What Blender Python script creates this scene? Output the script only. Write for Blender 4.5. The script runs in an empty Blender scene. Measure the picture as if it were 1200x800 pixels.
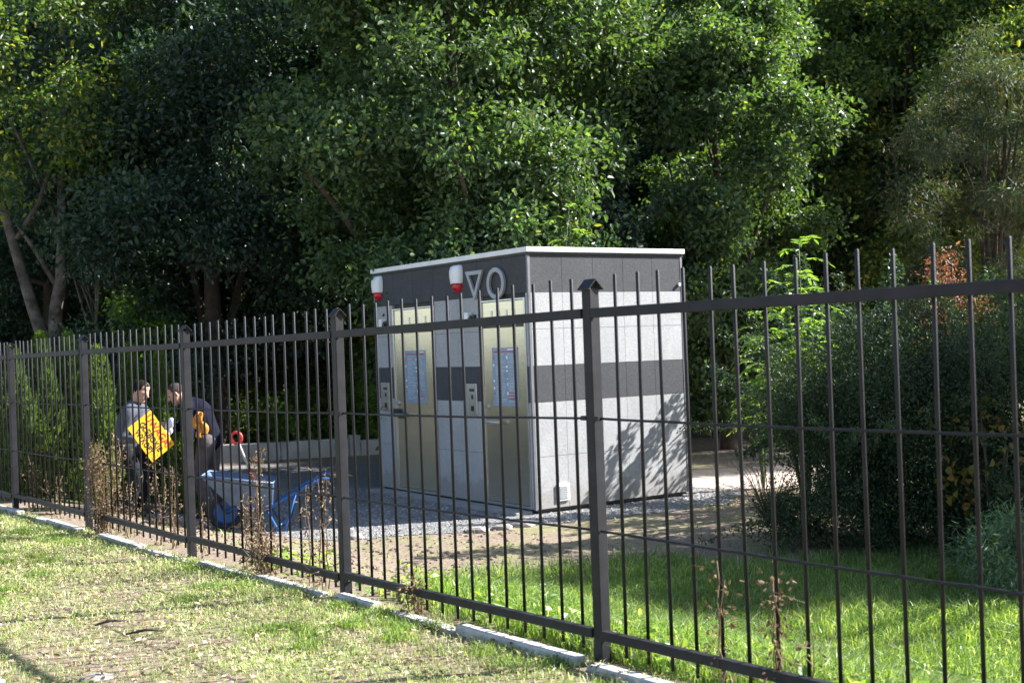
import bpy, bmesh, math, random
import numpy as np
from mathutils import Vector, Matrix, Euler
random.seed(7); rng = np.random.default_rng(7)
S = bpy.context.scene; C = S.collection; R = math.radians

# ---------------------------------------------------------------- camera
F = 1476.0
cam_d = bpy.data.cameras.new('camera'); cam = bpy.data.objects.new('camera', cam_d); C.objects.link(cam)
cam_d.sensor_width = 36; cam_d.lens = F/1200*36; cam_d.clip_end = 1000; cam_d.clip_start = .05
CAMM = Matrix.Rotation(math.pi/2+.0034, 4, 'X') @ Matrix.Rotation(-.035, 4, 'Z')
cam.matrix_world = Matrix.Translation((0, 0, 1.53)) @ CAMM
cam_d.dof.use_dof = True; cam_d.dof.focus_distance = 9.5; cam_d.dof.aperture_fstop = 3.6
S.camera = cam
def at(px, py, Y):
    d = CAMM.to_3x3() @ Vector(((px-600)/F, -(py-400)/F, -1)); k = Y/d.y
    return Vector((d.x*k, Y, d.z*k+1.53))

# ---------------------------------------------------------------- light
SUN_H = Vector((.972, .235)).normalized(); EL = R(36)
to_sun = Vector((SUN_H.x*math.cos(EL), SUN_H.y*math.cos(EL), math.sin(EL)))
w = bpy.data.worlds.new("World"); S.world = w; w.use_nodes = True
nt = w.node_tree; bg = nt.nodes['Background']
sk = nt.nodes.new('ShaderNodeTexSky'); sk.sky_type = 'NISHITA'; sk.sun_disc = False
sk.sun_elevation = EL; sk.sun_rotation = math.atan2(SUN_H.x, SUN_H.y)
nt.links.new(sk.outputs[0], bg.inputs[0]); bg.inputs[1].default_value = .08
sd = bpy.data.lights.new('sun', 'SUN'); sd.energy = 5.0; sd.angle = R(.5); sd.color = (1, .98, .955)
so = bpy.data.objects.new('sun', sd); C.objects.link(so)
so.rotation_euler = to_sun.to_track_quat('Z', 'Y').to_euler()
S.view_settings.view_transform = 'Standard'; S.view_settings.look = 'None'
S.view_settings.exposure = 1.8; S.view_settings.gamma = 1
S.render.engine = 'CYCLES'
try:
    S.cycles.max_bounces = 6; S.cycles.transparent_max_bounces = 4
except Exception: pass

# ---------------------------------------------------------------- helpers
def tag(o, label=None, cat=None, group=None, kind=None):
    if label: o['label'] = label
    if cat: o['category'] = cat
    if group: o['group'] = group
    if kind: o['kind'] = kind
    return o
def empty(name, loc, rz=0, label=None, cat=None, group=None):
    o = bpy.data.objects.new(name, None); C.objects.link(o); o.location = loc; o.rotation_euler = (0, 0, rz)
    o.empty_display_size = .1
    return tag(o, label, cat, group)
def link(name, me, m, parent=None):
    o = bpy.data.objects.new(name, me); C.objects.link(o)
    if m is not None and not me.materials:
        for mm in (m if isinstance(m, (list, tuple)) else [m]): me.materials.append(mm)
    if parent is not None: o.parent = parent
    return o
def npmesh(name, V, loops, starts, smooth=False, mi=None):
    me = bpy.data.meshes.new(name)
    V = np.ascontiguousarray(V, dtype=np.float32)
    me.vertices.add(len(V)); me.vertices.foreach_set('co', V.ravel())
    me.loops.add(len(loops)); me.loops.foreach_set('vertex_index', np.ascontiguousarray(loops, dtype=np.int32).ravel())
    me.polygons.add(len(starts)); me.polygons.foreach_set('loop_start', np.ascontiguousarray(starts, dtype=np.int32))
    me.polygons.foreach_set('use_smooth', np.full(len(starts), smooth))
    if mi is not None: me.polygons.foreach_set('material_index', np.ascontiguousarray(mi, dtype=np.int32))
    me.update(calc_edges=True); me.validate()
    return me

class MB:
    """collects shapes into one mesh"""
    def __init__(s, M=None): s.bm = bmesh.new(); s.M = M; s.mi = 0
    def _v(s, p):
        p = Vector(p)
        if s.M is not None: p = s.M @ p
        return s.bm.verts.new(p)
    def hexa(s, P, mi=None):
        v = [s._v(p) for p in P]
        for f in ((0,3,2,1),(4,5,6,7),(0,1,5,4),(1,2,6,5),(2,3,7,6),(3,0,4,7)):
            ff = s.bm.faces.new([v[i] for i in f]); ff.material_index = s.mi if mi is None else mi
    def box(s, a, b, mi=None):
        x0,y0,z0 = a; x1,y1,z1 = b
        s.hexa([(x0,y0,z0),(x1,y0,z0),(x1,y1,z0),(x0,y1,z0),(x0,y0,z1),(x1,y0,z1),(x1,y1,z1),(x0,y1,z1)], mi)
    def tube(s, pts, rad, n=8, mi=None, cap=True):
        pts = [Vector(p) for p in pts]
        if not hasattr(rad, '__len__'): rad = [rad]*len(pts)
        rings = []; up = Vector((.13, .31, 1)).normalized()
        for i, p in enumerate(pts):
            t = (pts[min(i+1, len(pts)-1)]-pts[max(i-1, 0)])
            t = t.normalized() if t.length > 1e-9 else Vector((0,0,1))
            a = t.cross(up)
            if a.length < .1: a = t.cross(Vector((1, 0, 0)))
            a.normalize(); b = t.cross(a); up = -b if (-b).dot(up) > 0 else b
            a = t.cross(up).normalized(); b = t.cross(a)
            rings.append([s._v(p+(a*math.cos(2*math.pi*k/n)+b*math.sin(2*math.pi*k/n))*rad[i]) for k in range(n)])
        for i in range(len(rings)-1):
            for k in range(n):
                f = s.bm.faces.new((rings[i][k], rings[i][(k+1)%n], rings[i+1][(k+1)%n], rings[i+1][k]))
                f.smooth = True; f.material_index = s.mi if mi is None else mi
        if cap:
            for r_ in (rings[0], rings[-1]):
                f = s.bm.faces.new(r_); f.material_index = s.mi if mi is None else mi
    def sphere(s, c, r, n=12, mi=None, jit=0):
        if not hasattr(r, '__len__'): r = (r, r, r)
        res = bmesh.ops.create_icosphere(s.bm, subdivisions=2 if n > 8 else 1, radius=1)
        for v in res['verts']:
            p = v.co.copy(); k = 1+random.uniform(-jit, jit)
            p = Vector((c[0]+p.x*r[0]*k, c[1]+p.y*r[1]*k, c[2]+p.z*r[2]*k))
            v.co = s.M @ p if s.M is not None else p
        for f in {f for v in res['verts'] for f in v.link_faces}:
            f.smooth = jit == 0; f.material_index = s.mi if mi is None else mi
    def poly(s, P, mi=None):
        f = s.bm.faces.new([s._v(p) for p in P]); f.material_index = s.mi if mi is None else mi
    def build(s, name, m, parent=None, bevel=0):
        bmesh.ops.recalc_face_normals(s.bm, faces=s.bm.faces)
        me = bpy.data.meshes.new(name); s.bm.to_mesh(me); s.bm.free()
        o = link(name, me, m, parent)
        if bevel:
            b = o.modifiers.new('bevel', 'BEVEL'); b.width = bevel; b.segments = 2; b.limit_method = 'ANGLE'
        return o

# ---------------------------------------------------------------- materials
def newmat(name):
    m = bpy.data.materials.new(name); m.use_nodes = True
    return m, m.node_tree.nodes, m.node_tree.links, m.node_tree.nodes['Principled BSDF']
def tc(N, L, scale, kind='Noise', detail=6, rough=.6, coord='Object'):
    t = N.new('ShaderNodeTexCoord')
    x = N.new('ShaderNodeTex'+kind); x.inputs['Scale'].default_value = scale
    if kind == 'Noise': x.inputs['Detail'].default_value = detail; x.inputs['Roughness'].default_value = rough
    L.new(t.outputs[coord], x.inputs['Vector']); return x
def ramp(N, L, src, stops):
    r = N.new('ShaderNodeValToRGB'); e = r.color_ramp.elements
    while len(e) < len(stops): e.new(.5)
    for k, (p, c) in enumerate(stops): e[k].position = p; e[k].color = (*c, 1)
    L.new(src, r.inputs[0]); return r
def mat(name, col, rough=.6, metal=0, var=.15, scale=6, bump=0, bscale=80, col2=None, spec=.5):
    m, N, L, P = newmat(name)
    n = tc(N, L, scale)
    c2 = col2 or tuple(c*(1-var) for c in col); c1 = col if col2 else tuple(min(1, c*(1+var)) for c in col)
    r = ramp(N, L, n.outputs['Fac'], [(.35, c2), (.65, c1)])
    L.new(r.outputs[0], P.inputs['Base Color'])
    P.inputs['Roughness'].default_value = rough; P.inputs['Metallic'].default_value = metal
    P.inputs['Specular IOR Level'].default_value = spec
    if bump:
        n2 = tc(N, L, bscale); b = N.new('ShaderNodeBump'); b.inputs['Strength'].default_value = bump
        b.inputs['Distance'].default_value = .01
        L.new(n2.outputs['Fac'], b.inputs['Height']); L.new(b.outputs[0], P.inputs['Normal'])
    return m
def leafmat(name, cols, transl=.35, rough=.45, spec=.5, tcol=None):
    """cols: list of (pos, colour) over a per-leaf random value"""
    m, N, L, P = newmat(name)
    g = N.new('ShaderNodeNewGeometry')
    r = ramp(N, L, g.outputs['Random Per Island'], cols)
    n = tc(N, L, .9, detail=3); mx = N.new('ShaderNodeHueSaturation')
    mr = N.new('ShaderNodeMapRange'); mr.inputs['From Min'].default_value = .3; mr.inputs['From Max'].default_value = .7
    mr.inputs['To Min'].default_value = .7; mr.inputs['To Max'].default_value = 1.3
    L.new(n.outputs['Fac'], mr.inputs[0]); L.new(mr.outputs[0], mx.inputs['Value'])
    L.new(r.outputs[0], mx.inputs['Color']); L.new(mx.outputs[0], P.inputs['Base Color'])
    P.inputs['Roughness'].default_value = rough; P.inputs['Specular IOR Level'].default_value = spec
    if transl:
        t = N.new('ShaderNodeBsdfTranslucent')
        h = N.new('ShaderNodeMix'); h.data_type = 'RGBA'; h.blend_type = 'MULTIPLY'; h.inputs[0].default_value = 1
        L.new(mx.outputs[0], h.inputs[6]); h.inputs[7].default_value = (*(tcol or (2.5, 2.6, .65)), 1)
        L.new(h.outputs[2], t.inputs[0])
        ms = N.new('ShaderNodeMixShader'); ms.inputs[0].default_value = transl
        L.new(P.outputs[0], ms.inputs[1]); L.new(t.outputs[0], ms.inputs[2])
        L.new(ms.outputs[0], N['Material Output'].inputs[0])
    return m
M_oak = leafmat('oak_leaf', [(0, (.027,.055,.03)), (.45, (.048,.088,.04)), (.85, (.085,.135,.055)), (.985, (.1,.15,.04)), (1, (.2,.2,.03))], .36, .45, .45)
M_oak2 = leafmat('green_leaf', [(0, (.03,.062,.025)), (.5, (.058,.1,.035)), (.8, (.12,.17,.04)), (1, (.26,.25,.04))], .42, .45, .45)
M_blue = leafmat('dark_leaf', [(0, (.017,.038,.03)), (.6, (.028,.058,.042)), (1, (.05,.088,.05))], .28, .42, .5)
M_far = leafmat('far_leaf', [(0, (.035,.065,.025)), (.6, (.06,.1,.035)), (1, (.11,.15,.04))], .25, .5)
M_thuja = leafmat('thuja_leaf', [(0, (.05,.095,.02)), (.6, (.09,.15,.03)), (1, (.15,.2,.045))], .25, .6, .3)
M_jun = leafmat('juniper_leaf', [(0, (.018,.036,.016)), (.6, (.032,.058,.024)), (1, (.06,.08,.035))], .15, .6, .3)
M_con = leafmat('conifer_leaf', [(0, (.03,.05,.028)), (.6, (.055,.08,.045)), (.9, (.1,.12,.06)), (1, (.2,.12,.04))], .2, .6, .3)
M_bright = leafmat('pinnate_and_sunlit_tint_leaf', [(0, (.09,.16,.035)), (.6, (.13,.22,.05)), (1, (.2,.28,.07))], .4, .45)  # the saplings' own green; on undergrowth shrubs it paints in sunlight
M_red = leafmat('red_leaf', [(0, (.12,.05,.03)), (.6, (.26,.11,.06)), (1, (.2,.14,.05))], .3, .5, .4, (1.8, 1.4, 1))
M_yel = leafmat('yellow_leaf', [(0, (.12,.13,.03)), (.6, (.2,.16,.03)), (1, (.26,.13,.03))], .4, .5, .4, (1.6, 1.4, .8))
M_dry = leafmat('dry_weed', [(0, (.12,.075,.045)), (.6, (.24,.165,.1)), (1, (.36,.28,.18))], .2, .8, .2, (1.2, 1.1, .9))
M_lawn = leafmat('lawn_blade', [(0, (.15,.21,.06)), (.4, (.32,.37,.13)), (.75, (.52,.5,.27)), (1, (.7,.67,.52))], .4, .5, .4, (1.4,1.7,.8))
M_tall = leafmat('tall_grass_blade', [(0, (.06,.13,.03)), (.55, (.13,.21,.05)), (.85, (.25,.32,.1)), (1, (.42,.45,.28))], .45, .4, .5, (2, 2, .7))
M_bark = mat('bark', (.1,.08,.065), .95, 0, .4, 7, 1, 25, col2=(.045,.036,.03), spec=.15)
M_barkl = mat('pale_bark', (.19,.165,.14), .95, 0, .4, 5, 1, 25, col2=(.06,.05,.042), spec=.15)
M_stem = mat('green_stem', (.1,.13,.05), .7)
M_fence = mat('fence_paint', (.014,.0135,.0175), .55, 0, .35, 9, .12, 180, spec=.3)
M_rust = M_fence
M_kerb = mat('old_concrete', (.6,.58,.56), .9, 0, .3, 9, .6, 60, col2=(.4,.38,.36))
M_wallc = mat('wall_concrete', (.55,.54,.52), .9, 0, .25, 3, .4, 50, col2=(.4,.39,.38))
M_stone = mat('stone', (.4,.36,.33), .9, 0, .4, 20, col2=(.2,.18,.16))
M_clod = mat('soil_clod', (.25,.19,.145), 1, 0, .3, 20, .8, 60, col2=(.13,.095,.07))

# ---------------------------------------------------------------- ground
FP = Vector((.382, 6.03)); TH = math.atan(1100/F)
FD = Vector((-math.sin(TH), math.cos(TH))); FN = Vector((math.cos(TH), math.sin(TH)))   # along, beyond
def sst(a, b, x): t = np.clip((x-a)/(b-a), 0, 1); return t*t*(3-2*t)
def ft(x, y): return (x-FP.x)*FN.x+(y-FP.y)*FN.y
def fs(x, y): return (x-FP.x)*FD.x+(y-FP.y)*FD.y
_ph = rng.uniform(0, 6.28, (14, 2)); _fr = rng.normal(0, 1, (14, 2))
def nz(x, y, s=1.):
    o = 0
    for k in range(14):
        o = o+np.sin((x*_fr[k,0]+y*_fr[k,1])*s*(1+k*.35)+_ph[k,0])/(1+k*.3)
    return o/5.
def gz(x, y):
    t = ft(x, y); s = fs(x, y)
    al = -.1*sst(-1, 9, s)
    base = al+(-.32-al)*sst(.25, 1.9, t)
    rough = .012*nz(x, y, 1.3)*sst(.25, .6, np.abs(t))
    near = .02*sst(-.1, -1, t)
    return base+rough+near
def gzf(x, y): return float(gz(np.float64(x), np.float64(y)))

def sheet(name, xs, ys, m, dz=0, mask=None):
    X, Y = np.meshgrid(xs, ys); Z = gz(X, Y)+dz
    nx, ny = len(xs), len(ys)
    V = np.stack([X.ravel(), Y.ravel(), Z.ravel()], 1)
    i = np.arange(nx-1)[None, :]+np.arange(ny-1)[:, None]*nx
    q = np.stack([i, i+1, i+nx+1, i+nx], -1).reshape(-1, 4)
    if mask is not None:
        c = V[q].mean(1); q = q[mask(c[:, 0], c[:, 1])]
    me = npmesh(name, V, q.ravel(), np.arange(len(q))*4, True)
    bmx = bmesh.new(); bmx.from_mesh(me)
    bmesh.ops.delete(bmx, geom=[v for v in bmx.verts if not v.link_faces], context='VERTS'); bmx.to_mesh(me); bmx.free()
    return link(name, me, m)
def ground_mat():
    m, N, L, P = newmat('soil_ground')
    n1 = tc(N, L, 1.6, detail=8, rough=.7); n2 = tc(N, L, 24, detail=8, rough=.75); n3 = tc(N, L, .35, detail=3)
    soil = ramp(N, L, n2.outputs['Fac'], [(.3, (.13,.095,.07)), (.52, (.25,.19,.145)), (.7, (.38,.31,.25))])
    lit = ramp(N, L, n2.outputs['Fac'], [(.3, (.08,.1,.035)), (.6, (.28,.27,.13)), (.75, (.5,.45,.33))])
    k = ramp(N, L, n1.outputs['Fac'], [(.47, (0,0,0)), (.6, (.8,.8,.8))])
    mx = N.new('ShaderNodeMix'); mx.data_type = 'RGBA'
    L.new(k.outputs[0], mx.inputs[0]); L.new(soil.outputs[0], mx.inputs[6]); L.new(lit.outputs[0], mx.inputs[7])
    L.new(mx.outputs[2], P.inputs['Base Color']); P.inputs['Roughness'].default_value = .95
    P.inputs['Specular IOR Level'].default_value = .2
    b = N.new('ShaderNodeBump'); b.inputs['Strength'].default_value = .9; b.inputs['Distance'].default_value = .02
    L.new(n2.outputs['Fac'], b.inputs['Height']); L.new(b.outputs[0], P.inputs['Normal'])
    return m
def gravel_mat():
    m, N, L, P = newmat('gravel')
    v = tc(N, L, 55, 'Voronoi'); n = tc(N, L, 2, detail=4)
    r = ramp(N, L, v.outputs['Color'], [(.1, (.09,.088,.088)), (.5, (.18,.176,.172)), (.9, (.32,.31,.3))])
    L.new(r.outputs[0], P.inputs['Base Color']); P.inputs['Roughness'].default_value = .9
    b = N.new('ShaderNodeBump'); b.inputs['Strength'].default_value = 1; b.inputs['Distance'].default_value = .012; b.invert = True
    L.new(v.outputs['Distance'], b.inputs['Height']); L.new(b.outputs[0], P.inputs['Normal'])
    return m
M_ground = ground_mat(); M_gravel = gravel_mat()
M_path = mat('sandy_path', (.52,.42,.36), .95, 0, .2, 5, .6, 60, col2=(.36,.28,.23))
xs = np.concatenate([np.linspace(-400, -16, 14), np.linspace(-14, 10, 241), np.linspace(12, 400, 14)])
ys = np.concatenate([np.linspace(-60, 1, 8), np.linspace(2, 26, 241), np.linspace(28, 500, 16)])
tag(sheet('ground', xs, ys, M_ground), kind='structure')

def inpoly(px, py, poly):
    r = np.zeros(px.shape, bool); n = len(poly)
    for i in range(n):
        x0, y0 = poly[i]; x1, y1 = poly[(i+1) % n]
        c = ((y0 > py) != (y1 > py)) & (px < (x1-x0)*(py-y0)/(y1-y0+1e-12)+x0); r ^= c
    return r
GRAV = [(-4.4,14.3),(-2.9,12.95),(-1.75,12.35),(-.6,12.65),(.3,13.0),(1.4,13.55),(2.35,14.1),(2.7,15.2),(2.2,17.5),(1,20.5),(-2,21.4),(-5.9,21.2),(-5.6,17)]
def gm(x, y): return inpoly(x+.12*nz(x, y, 4), y+.1*nz(y, x, 4), GRAV)
tag(sheet('gravel_yard', np.arange(-6.4, 3.2, .05), np.arange(12, 21.7, .05), M_gravel, .006, gm), kind='structure')
PATH = [(1.9,15.9),(2.9,15.3),(4.6,15.9),(9,17),(14,19),(14,22),(8,19.6),(4,18),(1.9,17.6)]
tag(sheet('dirt_path', np.arange(1.5, 14, .08), np.arange(14.8, 22.5, .08), M_path, .012,
          lambda x, y: inpoly(x+.15*nz(x, y, 3), y+.12*nz(y, x, 3), PATH)), kind='structure')

# ---------------------------------------------------------------- building
BC = Vector((.19, 13.7, -.315)); TB = math.atan(990/F)
BU = Vector((-math.sin(TB), math.cos(TB), 0)); BV = Vector((math.cos(TB), math.sin(TB), 0))
BM = Matrix((( BU.x, BV.x, 0, BC.x), (BU.y, BV.y, 0, BC.y), (0, 0, 1, BC.z), (0, 0, 0, 1)))
# local: x = along door wall (away-left), y = along side wall (to the right, into the building), z up. front outward = -y
def panel_mat(name, c0, c1, c2):
    m, N, L, P = newmat(name)
    v = tc(N, L, 170, 'Voronoi'); n = tc(N, L, 1.7, detail=5); n.inputs['Distortion'].default_value = .3
    r = ramp(N, L, v.outputs['Color'], [(.15, c0), (.5, c1), (.95, c2)])
    k = ramp(N, L, n.outputs['Fac'], [(.3, (.84,.84,.84)), (.7, (1.05,1.04,1.02))])
    mx = N.new('ShaderNodeMix'); mx.data_type = 'RGBA'; mx.blend_type = 'MULTIPLY'; mx.inputs[0].default_value = 1
    L.new(r.outputs[0], mx.inputs[6]); L.new(k.outputs[0], mx.inputs[7])
    t = N.new('ShaderNodeTexCoord'); sp = N.new('ShaderNodeSeparateXYZ'); L.new(t.outputs['Object'], sp.inputs[0]); n3 = tc(N, L, 9, detail=6)
    ad = N.new('ShaderNodeMath'); ad.operation = 'MULTIPLY_ADD'; L.new(n3.outputs['Fac'], ad.inputs[0]); ad.inputs[1].default_value = -.45; L.new(sp.outputs['Z'], ad.inputs[2])
    dr_ = ramp(N, L, ad.outputs[0], [(0, (.35,.35,.35)), (.1, (0,0,0))]); d2 = N.new('ShaderNodeMix'); d2.data_type = 'RGBA'
    L.new(dr_.outputs[0], d2.inputs[0]); L.new(mx.outputs[2], d2.inputs[6]); d2.inputs[7].default_value = (.2,.16,.12,1); L.new(d2.outputs[2], P.inputs['Base Color'])
    P.inputs['Roughness'].default_value = .75; P.inputs['Specular IOR Level'].default_value = .3
    return m
M_light = panel_mat('light_terrazzo', (.31,.31,.32), (.42,.42,.425), (.55,.55,.55))
M_dark = panel_mat('dark_terrazzo', (.04,.042,.048), (.066,.068,.074), (.11,.11,.115))
M_seam = mat('panel_joint', (.06,.06,.06), .8)
M_alu = mat('aluminium', (.62,.63,.65), .4, .6, .05)
M_white = mat('white_trim', (.8,.8,.8), .5, 0, .05)
M_black = mat('black_plastic', (.02,.02,.022), .4)
M_sirw = mat('white_plastic', (.82,.82,.82), .35, 0, .03)
M_sirr = mat('red_lens', (.5,.012,.02), .25, 0, .1)
def steel():
    m, N, L, P = newmat('brushed_steel')
    t = N.new('ShaderNodeTexCoord'); mp = N.new('ShaderNodeMapping'); mp.inputs['Scale'].default_value = (3, 3, 260)
    L.new(t.outputs['Object'], mp.inputs[0]); n = N.new('ShaderNodeTexNoise'); n.inputs['Scale'].default_value = 1; n.inputs['Detail'].default_value = 3
    L.new(mp.outputs[0], n.inputs['Vector'])
    r = ramp(N, L, n.outputs['Fac'], [(.3, (.66,.61,.5)), (.7, (.8,.75,.62))]); L.new(r.outputs[0], P.inputs['Base Color'])
    P.inputs['Metallic'].default_value = .9; P.inputs['Roughness'].default_value = .24
    b = N.new('ShaderNodeBump'); b.inputs['Strength'].default_value = .15; b.inputs['Distance'].default_value = .002
    L.new(n.outputs['Fac'], b.inputs['Height']); L.new(b.outputs[0], P.inputs['Normal'])
    return m
M_steel = steel()
M_steel2 = mat('satin_steel', (.6,.6,.62), .3, .9, .05)
M_poster = mat('poster_blue_grey', (.27,.35,.45), .25, 0, .06)
M_pl = mat('poster_line', (.46,.53,.6), .4); M_pr = mat('poster_red', (.5,.05,.1), .4); M_pw = mat('poster_white', (.8,.82,.85), .4)

bld = empty('public_toilet_building', (BC.x, BC.y, BC.z), 0,
            'small flat roofed grey and charcoal public toilet cabin with two steel doors', 'building')
BMl = Matrix(((BU.x, BV.x, 0, 0), (BU.y, BV.y, 0, 0), (0, 0, 1, 0), (0, 0, 0, 1)))
W, D, H = 3.6, 2.23, 2.9
DR = [(.10, .96), (2.07, 3.08)]
# core behind the cladding
b = MB(BMl); b.box((.03, .05, .02), (W-.03, D-.03, H-.1)); b.build('core', M_seam, bld)
b = MB(BMl); b.box((.06, .07, -.12), (W-.06, D-.06, .05)); b.build('plinth', mat('plinth_dark', (.06,.055,.05), .9), bld)
zs = [(.05, .62), (.62, 1.216), (1.216, 1.615), (1.615, 2.02), (2.02, 2.42), (2.42, 2.83)]
cl = {}; g = .002
def clad(which, a, b_, z0, z1, face):
    key = (bool(which), face, sum(a > q for q in (.1, 1.2, 2.3)) if face == 'front' and z0 < 2.4 else 0, (z0 > 1.5)+(z0 > 2.4))
    mb = cl.setdefault(key, MB(BMl))
    a += g; b_ -= g; z0 += g; z1 -= g
    if face == 'front': mb.box((a, .012, z0), (b_, .048, z1))
    elif face == 'side': mb.box((-.0, a, z0), (.028, b_, z1))
    elif face == 'back': mb.box((a, D-.03, z0), (b_, D, z1))
    else: mb.box((W-.028, a, z0), (W, b_, z1))
for k, (z0, z1) in enumerate(zs):
    dk = k in (2, 5)
    if k == 5: spans = [(.03+(W-.06)*i/7, .03+(W-.06)*(i+1)/7) for i in range(7)]
    else: spans = [(.03, DR[0][0]-.03), (DR[0][1]+.03, 1.50), (1.50, DR[1][0]-.03), (DR[1][1]+.03, W-.03)]
    for a, b_ in spans: clad(dk, a, b_, z0, z1, 'front')
    for i in range(5):
        clad(dk, .03+(D-.06)*i/5, .03+(D-.06)*(i+1)/5, z0, z1, 'side'); clad(dk, .03+(D-.06)*i/5, .03+(D-.06)*(i+1)/5, z0, z1, 'left')
    for i in range(8): clad(dk, .03+(W-.06)*i/8, .03+(W-.06)*(i+1)/8, z0, z1, 'back')
for key, mb_ in cl.items(): mb_.build('dark_cladding' if key[0] else 'light_cladding', M_dark if key[0] else M_light, bld)
for (x, y) in ((0, 0), (W, 0), (0, D), (W, D)):
    b = MB(BMl); cx = -.004 if x == 0 else W-.026; cy = .006 if y == 0 else D-.028
    b.box((cx, cy, .045), (cx+.03, cy+.03, 2.83)); b.build('corner_trim', mat('corner_grey', (.2,.2,.22), .5, .3), bld)
b = MB(BMl); b.box((-.03, -.02, 2.86), (W+.03, D+.03, 2.915)); rf = b.build('roof', M_white, bld, .004)
b = MB(BMl); b.box((-.012, 0, 2.832), (W+.012, D+.012, 2.858)); b.build('fascia', M_seam, bld)
for i, (a, b_) in enumerate(DR):
    dz0 = .085
    f = MB(BMl)
    f.box((a-.028, .0, .05), (a, .06, 2.37)); f.box((b_, .0, .05), (b_+.028, .06, 2.37)); f.box((a, .0, 2.352), (b_, .06, 2.37)); f.box((a, .0, .05), (b_, .06, .078))
    fr = f.build('door_frame', M_steel2, bld, .002)
    f = MB(BMl); f.box((a+.004, .016, 2.095), (b_-.004, .05, 2.348)); tr = f.build('transom_panel', M_steel, bld, .003)
    for k in range(4):
        f = MB(BMl); xx = a+.2+k*(b_-a-.4)/3; f.box((xx-.012, .008, 2.13), (xx+.012, .018, 2.25)); f.build('vent_slot', M_sirw, tr, .003)
    f = MB(BMl); f.box((a, .03, 2.055), (b_, .055, 2.092)); f.build('lintel_gap', M_black, bld)
    f = MB(BMl); f.box((a+.005, .012, .085), (b_-.005, .046, 2.055)); dr = f.build('door', M_steel, bld, .004)
    # notice
    p1 = (b_-a)/2+a+.26-.02; p0 = p1-.52
    f = MB(BMl); f.box((p0, .006, 1.17), (p1, .0118, 1.83), 0)
    n0 = random.Random(3)
    def row(x0, x1, z0, z1, mi): f.box((x0, .004, z0), (x1, .0062, z1), mi)
    # screen left = +x side
    row(p0+.03, p1-.03, 1.775, 1.79, 2); row(p0+.03, p0+.2, 1.797, 1.812, 3)
    z = 1.755
    while z > 1.21:
        for (c0, c1) in ((p0+.03, p0+.2), (p0+.24, p1-.07)):
            ww = n0.uniform(.6, 1)*(c1-c0); red = 1.24 < z < 1.32 and c0 < p0+.1 and n0.random() < .6
            row(c1-ww, c1, z, z+(.012 if red else .006), 2 if red else 1)
        z -= n0.choice([.016, .016, .022])
    for zz, w_, h_ in ((1.70,.035,.05),(1.6,.05,.035),(1.555,.045,.03),(1.47,.03,.02),(1.4,.02,.05),(1.3,.035,.045)):
        row(p0+.205, p0+.205+w_*.7, zz, zz+h_*.7, 3)
    for zz, mi in ((1.7,2),(1.62,3),(1.44,3),(1.36,3),(1.3,2)): row(p1-.045, p1-.02, zz, zz+.025, mi)
    f.build('notice_panel', [M_poster, M_pl, M_pr, M_pw], dr)
    # handle
    hz = 1.02; hx = b_-.06
    if i == 1:
        f = MB(BMl); f.box((hx-.06, -.03, hz-.035), (hx+.1, .011, hz+.07)); f.box((hx-.17, -.035, hz-.05), (hx-.05, -.012, hz+.02)); f.build('lock_case', M_black, dr, .006)
        f = MB(BMl); f.tube([(hx, .01, hz), (hx, -.055, hz), (hx-.02, -.06, hz), (hx-.3, -.06, hz-.005)], .011); f.build('handle', M_steel2, dr)
    else:
        f = MB(BMl); f.tube([(hx+.02, .01, hz-.03), (hx+.02, -.05, hz-.03), (hx, -.055, hz-.03), (hx-.32, -.055, hz-.03)], .011)
        f.box((hx-.3, -.06, hz-.05), (hx-.14, -.045, hz-.012)); f.build('handle', M_steel2, dr)
    f = MB(BMl); f.tube([(hx+.0, .013, hz+.14), (hx, -.004, hz+.14)], .028, 14); f.tube([(hx, 0, hz+.14), (hx, -.008, hz+.14)], .012, 8, 0); f.build('keyhole', M_steel2, dr)
    # coin panel on the wall to the left of each door
    px = (b_+.24) if i == 0 else (b_+.25)
    f = MB(BMl); f.box((px-.1, -.012, 1.06), (px+.13, .016, 1.42)); cp = f.build('coin_panel', M_steel2, bld, .004)
    for nm_, q in (('coin_return', (-.03,-.02,1.1,.02,-.01,1.16)), ('coin_slot', (-.02,-.018,1.24,.01,-.01,1.29)), ('display', (-.05,-.016,1.33,.05,-.01,1.36))):
        f = MB(BMl); f.box((px+q[0], q[1], q[2]), (px+q[3], q[4], q[5])); f.build(nm_, M_black, cp)
    # light sensor above
    f = MB(BMl); f.box((px-.02, -.05, 2.1), (px+.06, .014, 2.25)); f.build('sensor_box', M_sirw, bld, .006)
    f = MB(BMl); f.box((px-.12, -.03, 2.12), (px-.03, .014, 2.22)); f.tube([(px-.075, -.03, 2.17), (px-.075, -.06, 2.17)], .028); f.build('camera_unit', M_black, bld, .004)
    # siren
    sx = 1.46 if i == 0 else 3.46
    prof = [(2.50,.055,.03),(2.54,.07,.06),(2.60,.095,.075),(2.61,.1,.08),(2.68,.11,.09),(2.75,.11,.088),(2.80,.105,.07),(2.82,.085,.03)]
    def sir(rows, name, m):
        f = MB(BMl); rings = []
        for (z, hw, dp) in rows:
            rings.append([f._v((sx+hw*c, .013-dp*(max(0, s_)**.5), z)) for c, s_ in [(math.cos(q), math.sin(q)) for q in np.linspace(0, math.pi, 11)]])
        for r0, r1 in zip(rings, rings[1:]):
            for k in range(10): f.bm.faces.new((r0[k], r0[k+1], r1[k+1], r1[k])).smooth = True
        f.bm.faces.new(rings[0]); f.bm.faces.new(rings[-1]); return f.build(name, m, bld)
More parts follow.
